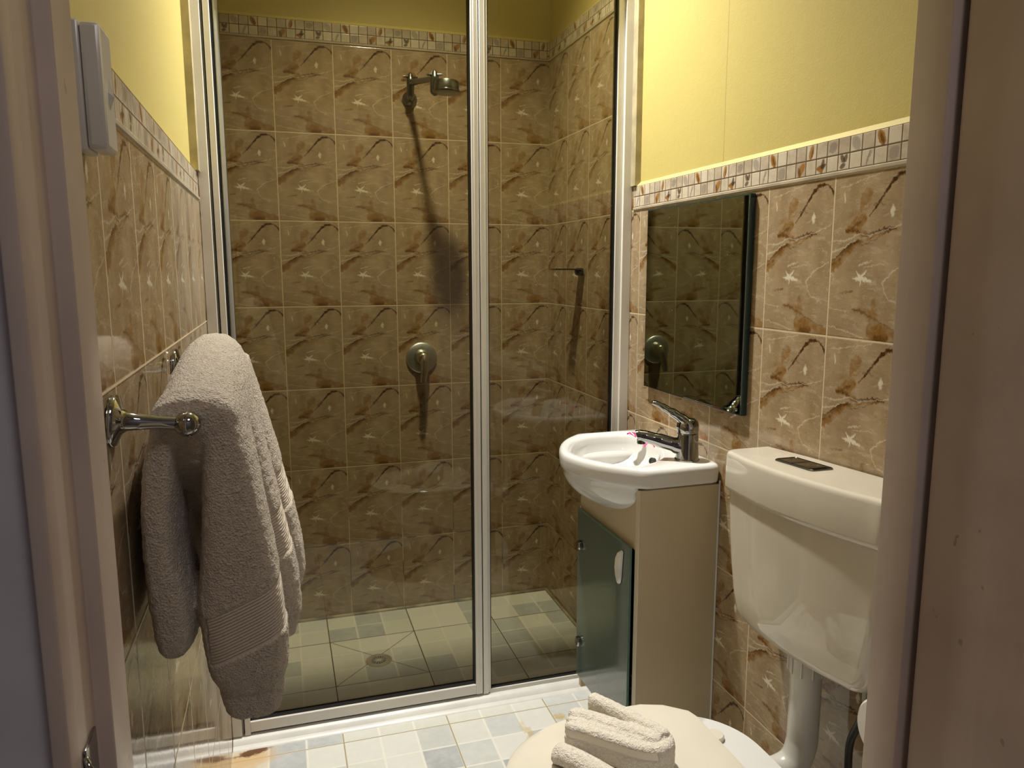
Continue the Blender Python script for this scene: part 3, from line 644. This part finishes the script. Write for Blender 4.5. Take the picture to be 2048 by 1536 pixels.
# ================================================================ BASIN
BZ = 0.842
def radial(pts, c, n, k=10, corners=True):
    """sample a star-shaped closed outline by angle"""
    P = catmull([(x, y, 0) for x, y in pts], k, True) if k else [Vector((x, y, 0)) for x, y in pts]
    out = []
    for i in range(n):
        a = 2 * PI * i / n; d = Vector((math.cos(a), math.sin(a))); best = None
        for q, r in zip(P, P[1:] + P[:1]):
            q2 = Vector((q.x - c[0], q.y - c[1])); r2 = Vector((r.x - c[0], r.y - c[1])); e = r2 - q2
            den = d.x * e.y - d.y * e.x
            if abs(den) < 1e-12: continue
            t = (q2.x * e.y - q2.y * e.x) / den; s = (q2.x * d.y - q2.y * d.x) / den
            if t > 0 and -1e-6 <= s <= 1 + 1e-6: best = t if best is None else max(best, t)
        out.append(best)
    return out
BC = (-0.150, -1.03); NB = 144
front = [(v.x, v.y) for v in catmull([(-0.205, -1.247, 0), (-0.262, -1.185, 0), (-0.305, -1.115, 0), (-0.325, -1.03, 0), (-0.305, -0.945, 0), (-0.262, -0.872, 0), (-0.205, -0.818, 0)], 6)]
outer = [(-0.003, -1.247)] + [(-0.198, -1.250)] + front + [(-0.003, -0.815)]
RO = radial(outer, BC, NB, 0)
inner_pts = [(-0.036, -0.95), (-0.06, -0.865), (-0.16, -0.850), (-0.235, -0.885), (-0.285, -0.965), (-0.300, -1.04), (-0.275, -1.12), (-0.222, -1.190), (-0.165, -1.186), (-0.112, -1.150), (-0.072, -1.095), (-0.042, -1.025)]
RI = radial(inner_pts, BC, NB, 6)
def smooth_list(L, k=2):
    for _ in range(k): L = [(L[i - 1] + 2 * L[i] + L[(i + 1) % len(L)]) / 4 for i in range(len(L))]
    return L
RO = smooth_list(RO, 1); RI = smooth_list(RI, 3)
def ring(R, f, z, off=0.0, c=BC):
    out = []
    for i in range(NB):
        a = 2 * PI * i / NB; r = R[i] * f + off
        x = c[0] + math.cos(a) * r; y = c[1] + math.sin(a) * r
        out.append((min(x, -0.0015), y, z(x, y) if callable(z) else z))
    return out
ba = thing('hand_basin', 'small white ceramic wall basin with a bulging rounded front', 'basin', (-0.15, -1.03, 0.8))
bm = bmesh.new()
rings = [ring(RO, 0.06, 0.686)]
for k in range(1, 12):
    t = k / 11; a = t * PI / 2
    rings.append([(x, (max(-1.217, min(-0.892, y)) if x > VX - 0.001 else y), z) for x, y, z in ring(RO, 0.06 + 0.90 * math.sin(a), 0.686 + 0.108 * (1 - math.cos(a)) ** 0.85)])
rings += [ring(RO, 1, 0.796, -0.004), ring(RO, 1, 0.800, -0.0005), ring(RO, 1, 0.806, 0.0), ring(RO, 1, 0.824, 0.0015), ring(RO, 1, 0.833, 0.0005), ring(RO, 1, 0.839, -0.003), ring(RO, 1, 0.842, -0.009)]
def mixr(f): return [RO[i] * (1 - f) + RI[i] * f for i in range(NB)]
rings += [ring(mixr(0.5), 1, BZ), ring(RI, 1, BZ - 0.0005, 0.004), ring(RI, 1, BZ - 0.004, -0.002), ring(RI, 1, BZ - 0.012, -0.007)]
bc = (-0.165, -1.02)
def inn(f, z):
    o = []
    for i in range(NB):
        a = 2 * PI * i / NB; s = 1 - f; c = (BC[0] * (1 - s) + bc[0] * s, BC[1] * (1 - s) + bc[1] * s)
        r = (RI[i] - 0.007) * f ** 0.3 + 0.125 * (1 - f ** 0.3); o.append((c[0] + math.cos(a) * r * f, c[1] + math.sin(a) * r * f, z))
    return o
for k in range(1, 12):
    t = k / 11; rings.append(inn(max(math.cos(t * PI / 2) ** 0.75, 0.03), BZ - 0.012 - 0.098 * math.sin(t * PI / 2)))
loft(bm, rings)
part('bowl', bm, M_CERAM, ba, True)
bm = bmesh.new(); lathe(bm, (-0.075, -1.035, 0.803), (-0.85, -0.25, 0.25), [(-0.004, 0.009), (0.006, 0.009), (0.0068, 0.007), (0.004, 0.0)], 20); part('overflow_hole', bm, M_DARK, ba, True, 0.35)
bm = bmesh.new(); lathe(bm, (-0.165, -1.02, 0.7325), (0, 0, 1), [(0, 0.021), (0.003, 0.020), (0.002, 0.012), (0.0, 0.0)], 24); part('waste', bm, M_CHR, ba, True, 0.35)

# tap
TX, TY = -0.060, -1.183
tp = thing('basin_tap', 'chrome single lever basin tap standing on the white hand basin', 'tap', (TX, TY, BZ))
sdir = Vector((-0.100, 0.050, 0)).normalized()
bm = bmesh.new()
lathe(bm, (TX, TY, BZ), (0, 0, 1), [(0, 0.030), (0.003, 0.0305), (0.006, 0.028), (0.03, 0.0262), (0.060, 0.0258), (0.066, 0.026), (0.0675, 0.025), (0.0675, 0.0)], 40)
part('tap_body', bm, M_CHR, tp, True, 0.6)
bm = bmesh.new(); B0 = Vector((TX, TY, BZ))
tube(bm, catmull([B0 + Vector((0, 0, 0.028)), B0 + sdir * 0.022 + Vector((0, 0, 0.034)), B0 + sdir * 0.060 + Vector((0, 0, 0.044)), B0 + sdir * 0.100 + Vector((0, 0, 0.054)), B0 + sdir * 0.118 + Vector((0, 0, 0.057)), B0 + sdir * 0.124 + Vector((0, 0, 0.056))], 5),
     [0.021] * 3 + [0.0205] * 4 + [0.0175] * 5 + [0.0155] * 5 + [0.0145] * 4 + [0.014] * 3 + [0.011, 0.004], 22)
part('spout', bm, M_CHR, tp, True, 0.8)
bm = bmesh.new(); lathe(bm, B0 + sdir * 0.112 + Vector((0, 0, 0.036)), (0, 0, 1), [(0, 0.009), (0.001, 0.0105), (0.012, 0.0105), (0.012, 0)], 20); part('aerator', bm, M_BTN, tp, True, 0.35)
bm = bmesh.new()
lathe(bm, B0 + Vector((0, 0, 0.069)), (-0.05, 0.02, 1), [(0, 0.025), (0.002, 0.0265), (0.018, 0.027), (0.027, 0.0245), (0.034, 0.017), (0.038, 0.0)], 36)
tube(bm, catmull([B0 + sdir * -0.006 + Vector((0, 0, 0.088)), B0 + sdir * 0.018 + Vector((0, 0, 0.104)), B0 + sdir * 0.045 + Vector((0, 0, 0.121)), B0 + sdir * 0.072 + Vector((0, 0, 0.136)), B0 + sdir * 0.090 + Vector((0, 0, 0.142))], 5),
     [0.023] * 3 + [0.021] * 3 + [0.018] * 4 + [0.0135] * 4 + [0.0105] * 4 + [0.0095, 0.008, 0.004], 20, squash=(1.05, 0.62))
part('lever_handle', bm, M_CHR, tp, True, 0.8)

# flower by the tap
fl = thing('flower', 'white flower with pink petal tips lying on the basin behind the spout', 'flower', (-0.075, -0.985, BZ))
def petal(bm, c, ang, L, w, lift, curl, mi):
    d = Vector((math.cos(ang), math.sin(ang), 0)); s = Vector((-d.y, d.x, 0)); rows = []
    for i in range(9):
        t = i / 8; ww = w * math.sin(PI * min(1, t * 0.92 + 0.06)) ** 0.8
        ctr = c + d * L * t + Vector((0, 0, lift * math.sin(t * PI * 0.7) - curl * t * t))
        rows.append([ctr + s * ww * q + Vector((0, 0, 0.004 * q * q + dz)) for q, dz in ((-1, 0), (-0.5, 0), (0, -0.0008), (0.5, 0), (1, 0), (0.5, 0.0012), (0, 0.0006), (-0.5, 0.0012))])
    loft(bm, rows, mi=mi)
for (px_, py_, base, ml) in ((-0.076, -0.934, 1.3, 0), (-0.070, -1.005, 3.85, 1)):
    for k in range(3):
        bm = bmesh.new(); petal(bm, Vector((px_, py_, BZ + 0.004)), base + (k - 1) * 0.75, 0.036 if ml else 0.030, 0.0115, 0.008, 0.012 if ml else 0.003, 0)
        part('petal', bm, M_PINK if k != 1 - ml else M_WPET, fl, True, label='pink petal' if k != 1 - ml else 'white petal')

# ================================================================ TOILET
YT = -1.652
tilt = lambda y: (YT - y) * 0.045
def cist_outline(hw, depth, rc, bow, n=10, back=-0.006):
    """plan outline of the cistern: flat back, bowed front with rounded corners"""
    pts = [(back, YT - hw), (back, YT + hw)]
    fc = depth - bow
    for k in range(n + 1):
        a = PI / 2 * k / n; pts.append((-(fc - rc) - rc * math.sin(a), YT + hw - rc + rc * math.cos(a)))
    for k in range(1, 16):
        t = 1 - 2 * k / 16; y = YT + (hw - rc) * t; pts.append((-(fc + bow * (1 - t * t)), y))
    for k in range(n + 1):
        a = PI / 2 * k / n; pts.append((-(fc - rc) - rc * math.cos(a), YT - hw + rc - rc * math.sin(a)))
    return pts
cs = thing('toilet_cistern', 'cream plastic toilet cistern hung on the tiled wall', 'cistern', (-0.07, YT, 0.6))
def cring(hw, d, rc, bow, z): return [(x, y, z + tilt(y)) for x, y in cist_outline(hw, d, rc, bow)]
bm = bmesh.new()
loft(bm, [cring(0.229, 0.132, 0.030, 0.022, 0.857), cring(0.233, 0.137, 0.032, 0.022, 0.8545), cring(0.2350, 0.1395, 0.033, 0.022, 0.857), cring(0.2355, 0.1405, 0.033, 0.022, 0.864),
          cring(0.2345, 0.1385, 0.030, 0.022, 0.926), cring(0.2335, 0.1372, 0.029, 0.022, 0.9315), cring(0.2310, 0.1345, 0.027, 0.022, 0.9350), cring(0.2270, 0.1305, 0.025, 0.022, 0.9362), cring(0.2240, 0.1275, 0.024, 0.022, 0.9362), cring(0.10, 0.09, 0.02, 0.01, 0.9385)])
part('lid', bm, M_PLAST, cs, True, 0.9)
bm = bmesh.new()
loft(bm, [cring(0.150, 0.085, 0.03, 0.008, 0.582), cring(0.170, 0.110, 0.034, 0.012, 0.583), cring(0.183, 0.120, 0.035, 0.016, 0.588), cring(0.194, 0.1245, 0.034, 0.018, 0.602), cring(0.205, 0.127, 0.033, 0.020, 0.640),
          cring(0.215, 0.129, 0.032, 0.021, 0.70), cring(0.223, 0.131, 0.031, 0.022, 0.77), cring(0.228, 0.132, 0.030, 0.022, 0.858)])
part('tank', bm, M_PLAST, cs, True, 0.9)
bc_ = Vector((-0.062, -1.612, 0.9405))
bm = bmesh.new()
def rr(cx, cy, hx, hy, r, z, n=6):
    o = []
    for (sx, sy, a0) in ((1, 1, 0), (-1, 1, PI / 2), (-1, -1, PI), (1, -1, 3 * PI / 2)):
        for k in range(n + 1):
            a = a0 + PI / 2 * k / n; x = cx + sx * (hx - r) + r * math.cos(a); y = cy + sy * (hy - r) + r * math.sin(a); o.append((x, y, z + tilt(y)))
    return o
loft(bm, [rr(bc_.x, bc_.y, 0.0255, 0.056, 0.008, 0.936), rr(bc_.x, bc_.y, 0.0255, 0.056, 0.008, 0.9405), rr(bc_.x, bc_.y, 0.0235, 0.054, 0.007, 0.9418), rr(bc_.x, bc_.y, 0.0215, 0.052, 0.006, 0.9395)])
fb = part('flush_plate', bm, M_BTN, cs, True, 0.35)
for (cy_, hy_) in ((-1.584, 0.0200), (-1.6305, 0.0245)):
    bm = bmesh.new(); loft(bm, [rr(bc_.x, cy_, 0.0200, hy_, 0.004, 0.9385), rr(bc_.x, cy_, 0.0200, hy_, 0.004, 0.9410), rr(bc_.x, cy_, 0.0175, hy_ - 0.003, 0.003, 0.9418)])
    bmesh.ops.translate(bm, verts=bm.verts[:], vec=-cs.matrix_basis.translation); link_mesh('flush_button', bm, M_BTN, fb, True, 0.35)

fp = thing('flush_pipe', 'off white plastic flush pipe between cistern and toilet pan', 'pipe', (-0.07, YT - 0.013, 0.37))
PY = -1.667
bm = bmesh.new(); tube(bm, catmull([(-0.072, PY, 0.575), (-0.072, PY, 0.50), (-0.072, PY, 0.43), (-0.074, PY, 0.395), (-0.088, PY, 0.362), (-0.118, PY + 0.003, 0.346), (-0.17, PY + 0.006, 0.342), (-0.215, PY + 0.008, 0.342)], 6), 0.029, 28)
part('pipe', bm, M_PIPE, fp, True, 0.8)
bm = bmesh.new(); lathe(bm, (-0.072, PY, 0.545), (0, 0, 1), [(0, 0.0295), (0.001, 0.0330), (0.042, 0.0330), (0.042, 0.02)], 28)
for k in range(10):
    a = 2 * PI * k / 10; c = Vector((-0.072 + 0.033 * math.cos(a), PY + 0.033 * math.sin(a), 0)); box(bm, c.x - 0.002, c.x + 0.002, c.y - 0.002, c.y + 0.002, 0.546, 0.587, bev=0.0008)
part('coupling_nut', bm, M_PIPE, fp, True, 0.6)
ho = thing('water_hose', 'black flexible water hose curving down under the cistern', 'hose', (-0.06, -1.80, 0.3))
bm = bmesh.new(); tube(bm, catmull([(-0.062, -1.812, 0.598), (-0.060, -1.812, 0.565), (-0.058, -1.800, 0.535), (-0.052, -1.783, 0.50), (-0.048, -1.765, 0.46), (-0.05, -1.765, 0.42), (-0.052, -1.775, 0.36), (-0.045, -1.80, 0.28), (-0.030, -1.82, 0.22), (-0.004, -1.83, 0.20)], 6), 0.0068, 16)
part('hose', bm, M_HOSE, ho, True)
bm = bmesh.new(); lathe(bm, (-0.062, -1.812, 0.566), (0, 0, 1), [(0, 0.008), (0.001, 0.0105), (0.02, 0.0105), (0.021, 0.008), (0.034, 0.008)], 18); part('ferrule', bm, M_BTN, ho, True, 0.6)
pr = thing('toilet_roll', 'white rounded paper roll by the door jamb below the cistern', 'toilet roll', (-0.03, -1.885, 0.560))
bm = bmesh.new(); lathe(bm, (-0.004, -1.885, 0.560), (-1, 0, 0), [(0, 0.02), (0, 0.050), (0.002, 0.053), (0.095, 0.053), (0.100, 0.049), (0.101, 0.02), (0.02, 0.02)], 40)
part('paper', bm, M_PAPER, pr, True, 0.6)
bm = bmesh.new(); tube(bm, [(-0.0015, -1.885, 0.560), (-0.112, -1.885, 0.560)], 0.006, 12); lathe(bm, (-0.0012, -1.885, 0.560), (-1, 0, 0), [(0, 0.022), (0.006, 0.02), (0.008, 0)], 20); part('holder', bm, M_CHR, pr, True)

# pan + seat
tw = thing('toilet_pan', 'white ceramic toilet pan with its cream lid closed, below the cistern', 'toilet', (-0.42, -1.69, 0))
YP = -1.69
def pan_out(hw, xf, xb, z, k=2.3, n=64, yb=None):
    """elongated outline: rounded front (towards -x), squarer back"""
    o = []; xm = xb - 0.12
    for i in range(n):
        a = 2 * PI * i / n; c, s = math.cos(a), math.sin(a)
        if c < 0: x = xm - (xm - xf) * abs(c) ** (2 / 2.1); y = math.copysign(hw * abs(s) ** (2 / 2.1), s)
        else: x = xm + (xb - xm) * abs(c) ** (2 / 5.0); y = math.copysign(hw * (1 - 0.40 * abs(c) ** 0.7) * abs(s) ** (2 / 3.5), s)
        o.append((x, YP + y, z))
    return o
bm = bmesh.new()
loft(bm, [pan_out(0.115, -0.50, -0.14, 0.0), pan_out(0.112, -0.50, -0.14, 0.02), pan_out(0.105, -0.50, -0.145, 0.10), pan_out(0.115, -0.53, -0.15, 0.2), pan_out(0.150, -0.59, -0.155, 0.30), pan_out(0.170, -0.635, -0.158, 0.36),
          pan_out(0.176, -0.648, -0.158, 0.38), pan_out(0.176, -0.648, -0.158, 0.396), pan_out(0.172, -0.643, -0.161, 0.402), pan_out(0.12, -0.60, -0.19, 0.403)])
part('pan', bm, M_CERAM, tw, True, 0.9)
def lid_out(hw, xf, z, n=72, xb=-0.252, inset=0.0):
    P = []
    xm = -0.43
    m = 40
    for i in range(m + 1):
        a = PI / 2 + PI * i / m; c, s = math.cos(a), math.sin(a)
        P.append((xm - (xm - xf) * abs(c) ** 0.95, YP + math.copysign(hw * abs(s) ** 0.9, s)))
    # -y side back to rear edge, then rear edge, then +y side
    side = [(xm + 0.09, -hw * 0.985), (xb - 0.045, -hw * 0.90), (xb - 0.006, -hw * 0.72), (xb, -hw * 0.60)]
    P += [(x, YP + y) for x, y in side] + [(xb, YP), ] + [(x, YP - y) for x, y in side[::-1]]
    return [(x + (-0.4 - x) * inset, YP + (y - YP) * (1 - inset), z) for x, y in P]
bm = bmesh.new()
loft(bm, [lid_out(0.180, -0.662, 0.404), lid_out(0.184, -0.667, 0.407), lid_out(0.184, -0.667, 0.417), lid_out(0.181, -0.663, 0.4195)])
part('seat', bm, M_SEAT, tw, True, 0.6)
bm = bmesh.new()
loft(bm, [lid_out(0.182, -0.665, 0.4205), lid_out(0.187, -0.671, 0.4225), lid_out(0.187, -0.671, 0.4305), lid_out(0.184, -0.667, 0.4335), lid_out(0.184, -0.667, 0.4350, inset=0.05), lid_out(0.184, -0.667, 0.4365, inset=0.35)])
part('lid', bm, M_SEAT, tw, True, 0.6)
for s in (-1, 1):
    bm = bmesh.new(); lathe(bm, (-0.232, YP + s * 0.078, 0.402), (0, 0, 1), [(0, 0.019), (0.008, 0.019), (0.0105, 0.017), (0.011, 0.0)], 28); part('hinge_cap', bm, M_SEAT, tw, True, 0.6)

# ================================================================ TOWEL RAIL
RX, RZ = -1.104, 1.137
tr = thing('towel_rail', 'chrome towel rail with ball ends on the left tiled wall', 'towel rail', (XL, -1.66, RZ))
bm = bmesh.new(); tube(bm, [(RX, -1.90, RZ), (RX, -1.40, RZ)], 0.008, 20); part('bar', bm, M_CHR, tr, True)
for y in (-1.902, -1.40):
    bm = bmesh.new()
    lathe(bm, (XL + 0.0005, y, RZ + 0.008), (1, 0, -0.10), [(0, 0.0285), (0.004, 0.029), (0.007, 0.027), (0.011, 0.015), (0.016, 0.0105), (0.03, 0.0085), (0.05, 0.0068), (0.070, 0.0072), (0.075, 0.006)], 32)
    lathe(bm, (RX - 0.0142, y, RZ), (1, 0, 0), [(0.0142 * (1 - math.cos(PI * k / 14)), 0.0142 * math.sin(PI * k / 14)) for k in range(15)], 28)
    part('end_bracket', bm, M_CHR, tr, True, 0.9)

# ---------------------------------------------------------------- soft towels: rough volumes fused by a voxel remesh
def remesh_obj(name, bm, voxel, mat, parent_root=None, smooth_it=4, disp=0.0, disp_scale=60.0, post=None, band=None, decimate=None):
    me = bpy.data.meshes.new(name + '_rough'); bm.to_mesh(me); bm.free()
    tmp = bpy.data.objects.new(name + '_rough', me); COL.objects.link(tmp)
    r = tmp.modifiers.new('r', 'REMESH'); r.mode = 'VOXEL'; r.voxel_size = voxel
    s = tmp.modifiers.new('s', 'SMOOTH'); s.iterations = smooth_it; s.factor = 0.5
    dg = bpy.context.evaluated_depsgraph_get(); ev = tmp.evaluated_get(dg)
    out = bpy.data.meshes.new_from_object(ev); bpy.data.objects.remove(tmp); bpy.data.meshes.remove(me)
    out.name = name; N = [v.normal.copy() for v in out.vertices]
    a = out.attributes.new('band', 'FLOAT', 'POINT'); b = out.attributes.new('rib', 'FLOAT', 'POINT')
    for i, v in enumerate(out.vertices):
        bv, rv = band(v.co) if band else (0.0, 0.0)
        a.data[i].value = bv; b.data[i].value = rv
        if disp: 
            d = mnoise.fractal(v.co * disp_scale, 0.9, 2.2, 3) * disp + mnoise.noise(v.co * disp_scale * 5) * disp * 0.45
            rib = math.sin(rv * 2 * PI) * 0.0004 * bv - 0.0018 * bv
            v.co += N[i] * (d * (1 - 0.9 * bv) + rib)
    for p in out.polygons: p.use_smooth = True
    out.materials.append(mat); o = bpy.data.objects.new(name, out); COL.objects.link(o)
    if parent_root: o.parent = parent_root
    return o
def lerp_tab(tab, x):
    if x <= tab[0][0]: return tab[0][1:]
    for a, b in zip(tab[:-1], tab[1:]):
        if x <= b[0]:
            t = (x - a[0]) / (b[0] - a[0]); t = t * t * (3 - 2 * t); return [p + (q - p) * t for p, q in zip(a[1:], b[1:])]
    return tab[-1][1:]
def slab_loft(bm, secs, n=28):
    """secs: list of (z, x0, x1, y0, y1) top to bottom -> rounded closed column (superellipse sections)"""
    rings = []
    for (z, x0, x1, y0, y1) in secs:
        cx, cy, hx, hy = (x0 + x1) / 2, (y0 + y1) / 2, (x1 - x0) / 2, (y1 - y0) / 2; o = []
        for k in range(n):
            a = 2 * PI * k / n; c, s = math.cos(a), math.sin(a)
            o.append((cx + hx * math.copysign(abs(c) ** 0.55, c), cy + hy * math.copysign(abs(s) ** 0.55, s), z))
        rings.append(o)
    loft(bm, rings)
def bath_towel():
    bm = bmesh.new()
    # hump over the rail: cross-section loft along y
    rings = []
    for (y, cx, top, hw, zb) in [(-1.888, -1.100, 1.150, 0.034, 1.125), (-1.880, -1.100, 1.162, 0.044, 1.115), (-1.86, -1.100, 1.170, 0.050, 1.08), (-1.80, -1.098, 1.182, 0.053, 1.03), (-1.70, -1.098, 1.196, 0.056, 1.02), (-1.58, -1.100, 1.206, 0.056, 1.02), (-1.50, -1.102, 1.206, 0.052, 1.02), (-1.47, -1.102, 1.198, 0.042, 1.04), (-1.462, -1.102, 1.180, 0.025, 1.08)]:
        o = []
        for k in range(28):
            a = 2 * PI * k / 28; c, s = math.cos(a), math.sin(a); h = (top - zb) / 2
            o.append((cx + hw * math.copysign(abs(c) ** 0.8, c), y, (top + zb) / 2 + h * math.copysign(abs(s) ** 0.9, s)))
        rings.append(o)
    loft(bm, rings)
    # wall-side leaf
    slab_loft(bm, [(1.15, -1.140, -1.106, -1.878, -1.48), (1.12, -1.154, -1.108, -1.886, -1.48), (1.08, -1.164, -1.117, -1.890, -1.49), (1.03, -1.169, -1.123, -1.892, -1.50), (0.98, -1.170, -1.122, -1.892, -1.52), (0.92, -1.169, -1.110, -1.890, -1.55), (0.88, -1.166, -1.110, -1.886, -1.57), (0.858, -1.163, -1.116, -1.878, -1.58), (0.848, -1.158, -1.122, -1.868, -1.60)])
    # room-side folds, front to back
    slab_loft(bm, [(1.15, -1.096, -1.056, -1.880, -1.72), (1.12, -1.098, -1.046, -1.886, -1.73), (1.08, -1.098, -1.038, -1.890, -1.745), (1.03, -1.100, -1.030, -1.893, -1.765), (0.97, -1.104, -1.021, -1.894, -1.775), (0.91, -1.112, -1.012, -1.893, -1.785), (0.86, -1.108, -1.009, -1.890, -1.79), (0.82, -1.104, -1.010, -1.886, -1.795), (0.795, -1.092, -1.018, -1.878, -1.80), (0.784, -1.080, -1.030, -1.862, -1.81)])
    slab_loft(bm, [(0.800, -1.095, -1.018, -1.874, -1.80), (0.785, -1.093, -1.016, -1.874, -1.80), (0.760, -1.087, -1.022, -1.870, -1.805), (0.751, -1.076, -1.032, -1.860, -1.812)])
    slab_loft(bm, [(1.16, -1.09, -1.050, -1.77, -1.60), (1.09, -1.09, -1.034, -1.76, -1.62), (1.02, -1.09, -1.020, -1.765, -1.635), (0.95, -1.09, -1.004, -1.765, -1.65), (0.88, -1.08, -0.992, -1.765, -1.66), (0.83, -1.07, -0.990, -1.76, -1.665), (0.797, -1.06, -1.000, -1.75, -1.675), (0.790, -1.045, -1.012, -1.74, -1.685)])
    slab_loft(bm, [(1.17, -1.09, -1.052, -1.64, -1.47), (1.09, -1.09, -1.030, -1.64, -1.475), (1.02, -1.08, -1.012, -1.64, -1.485), (0.95, -1.08, -0.996, -1.64, -1.495), (0.88, -1.07, -0.983, -1.635, -1.505), (0.835, -1.06, -0.980, -1.63, -1.51), (0.815, -1.05, -0.985, -1.62, -1.52), (0.808, -1.04, -0.995, -1.61, -1.53)])
    def band(co):
        x, y, z = co
        if x < -1.105: return (0.0, 0.0)
        if y < -1.782: z0, z1, sl = 0.853, 0.918, 0.18
        elif y < -1.645: z0, z1, sl = 0.905, 0.970, 0.18
        else: z0, z1, sl = 0.930, 0.990, 0.18
        ref = -1.055
        zz = z - sl * (x - ref) * 2.2 * (1 if y < -1.782 else 0.8)
        if x < -1.1: return (0, 0)
        t = min((zz - z0), (z1 - zz)); m = max(0.0, min(1.0, t / 0.004 + 0.5))
        return (m, (zz - z0) / 0.0040)
    t = remesh_obj('bath_towel', bm, 0.0026, M_TERRY, smooth_it=7, disp=0.0011, disp_scale=110.0, band=band)
    return tag(t, 'thick grey beige bath towel folded over the chrome rail', 'towel')
bath_towel()

def hand_towels():
    ZL = 0.437
    # folded towel standing on edge: two long arms joined at the near right end
    A0 = Vector((-0.525, -1.588, 0)); A1 = Vector((-0.412, -1.702, 0)); B0_ = Vector((-0.462, -1.548, 0)); B1 = Vector((-0.378, -1.672, 0))
    bm = bmesh.new()
    def strand(pts, r, z0, z1):
        P = catmull(pts, 6); rings = []
        for i, p in enumerate(P):
            d = (P[min(i + 1, len(P) - 1)] - P[max(i - 1, 0)]); d.z = 0; d.normalize(); s = Vector((-d.y, d.x, 0)); o = []
            e = min(1.0, 0.35 + min(i, len(P) - 1 - i) * 0.3)
            for k in range(20):
                a = 2 * PI * k / 20; c, q = math.cos(a), math.sin(a); h = (z1 - z0) / 2
                o.append(p + s * r * e * math.copysign(abs(c) ** 0.8, c) + Vector((0, 0, (z0 + z1) / 2 + h * math.copysign(abs(q) ** (0.45 if q > 0 else 0.3), q) * (0.86 + 0.14 * e))))
            rings.append(o)
        loft(bm, rings)
    strand([(-0.540, -1.606, 0), (-0.508, -1.632, 0), (-0.472, -1.670, 0), (-0.442, -1.702, 0), (-0.415, -1.717, 0), (-0.390, -1.710, 0), (-0.382, -1.684, 0), (-0.396, -1.650, 0), (-0.413, -1.612, 0), (-0.430, -1.580, 0), (-0.438, -1.564, 0)], 0.0135, ZL, 0.494)
    strand([(-0.521, -1.578, 0), (-0.490, -1.603, 0), (-0.454, -1.642, 0), (-0.416, -1.684, 0), (-0.400, -1.706, 0)], 0.0180, ZL, 0.500)
    strand([(-0.532, -1.592, 0), (-0.500, -1.620, 0), (-0.462, -1.658, 0), (-0.420, -1.699, 0)], 0.0120, ZL, 0.495)
    strand([(-0.467, -1.546, 0), (-0.450, -1.573, 0), (-0.430, -1.610, 0), (-0.408, -1.655, 0), (-0.394, -1.680, 0), (-0.388, -1.703, 0)], 0.0150, ZL, 0.504)
    def band(co):
        x, y, z = co
        # plain woven hem just under the top on the side facing the door
        side = (y + 1.612) + (x + 0.541) * 0.98          # signed distance-like from the front face line
        m = max(0.0, min(1.0, (0.486 - z) / 0.002)) * max(0.0, min(1.0, (z - 0.470) / 0.002))
        return (m if side < 0.004 else 0.0, 0.25)
    a = remesh_obj('folded_hand_towel', bm, 0.0018, M_TERRY2, smooth_it=4, disp=0.0010, disp_scale=150.0, band=band)
    tag(a, 'pale beige hand towel folded into long loops standing on the toilet lid', 'hand towel')
    bm = bmesh.new()
    P = catmull([(-0.553, -1.610, 0.452), (-0.541, -1.624, 0.454), (-0.520, -1.655, 0.455), (-0.500, -1.690, 0.455), (-0.485, -1.720, 0.455)], 6); nP = len(P)
    rings = []
    for i, p in enumerate(P):
        e = min(1.0, 0.45 + min(i, nP - 1 - i) * 0.22); d = (P[min(i + 1, nP - 1)] - P[max(i - 1, 0)]).normalized(); s = Vector((-d.y, d.x, 0))
        rings.append([p + s * 0.021 * e * math.cos(2 * PI * k / 20) + Vector((0, 0, 0.0175 * e * math.sin(2 * PI * k / 20))) for k in range(20)])
        rings[-1] = [q + Vector((-0.016, -0.016, 0)) for q in rings[-1]]
    loft(bm, rings)
    b = remesh_obj('rolled_face_cloth', bm, 0.0018, M_TERRY2, smooth_it=3, disp=0.0010, disp_scale=150.0)
    tag(b, 'pale beige rolled face cloth lying in front of the folded towel on the toilet lid', 'face cloth')
hand_towels()

# ================================================================ CEILING LAMP
cl = thing('ceiling_lamp', 'round white downlight set in the ceiling above the shower door', 'lamp', (LAMP[0], LAMP[1], CEIL))
bm = bmesh.new(); lathe(bm, (LAMP[0], LAMP[1], CEIL), (0, 0, -1), [(0, 0.06), (0.006, 0.058), (0.02, 0.05), (0.02, 0.045), (0.012, 0.0)], 32); part('ring', bm, M_SWITCH, cl, True, 0.6)
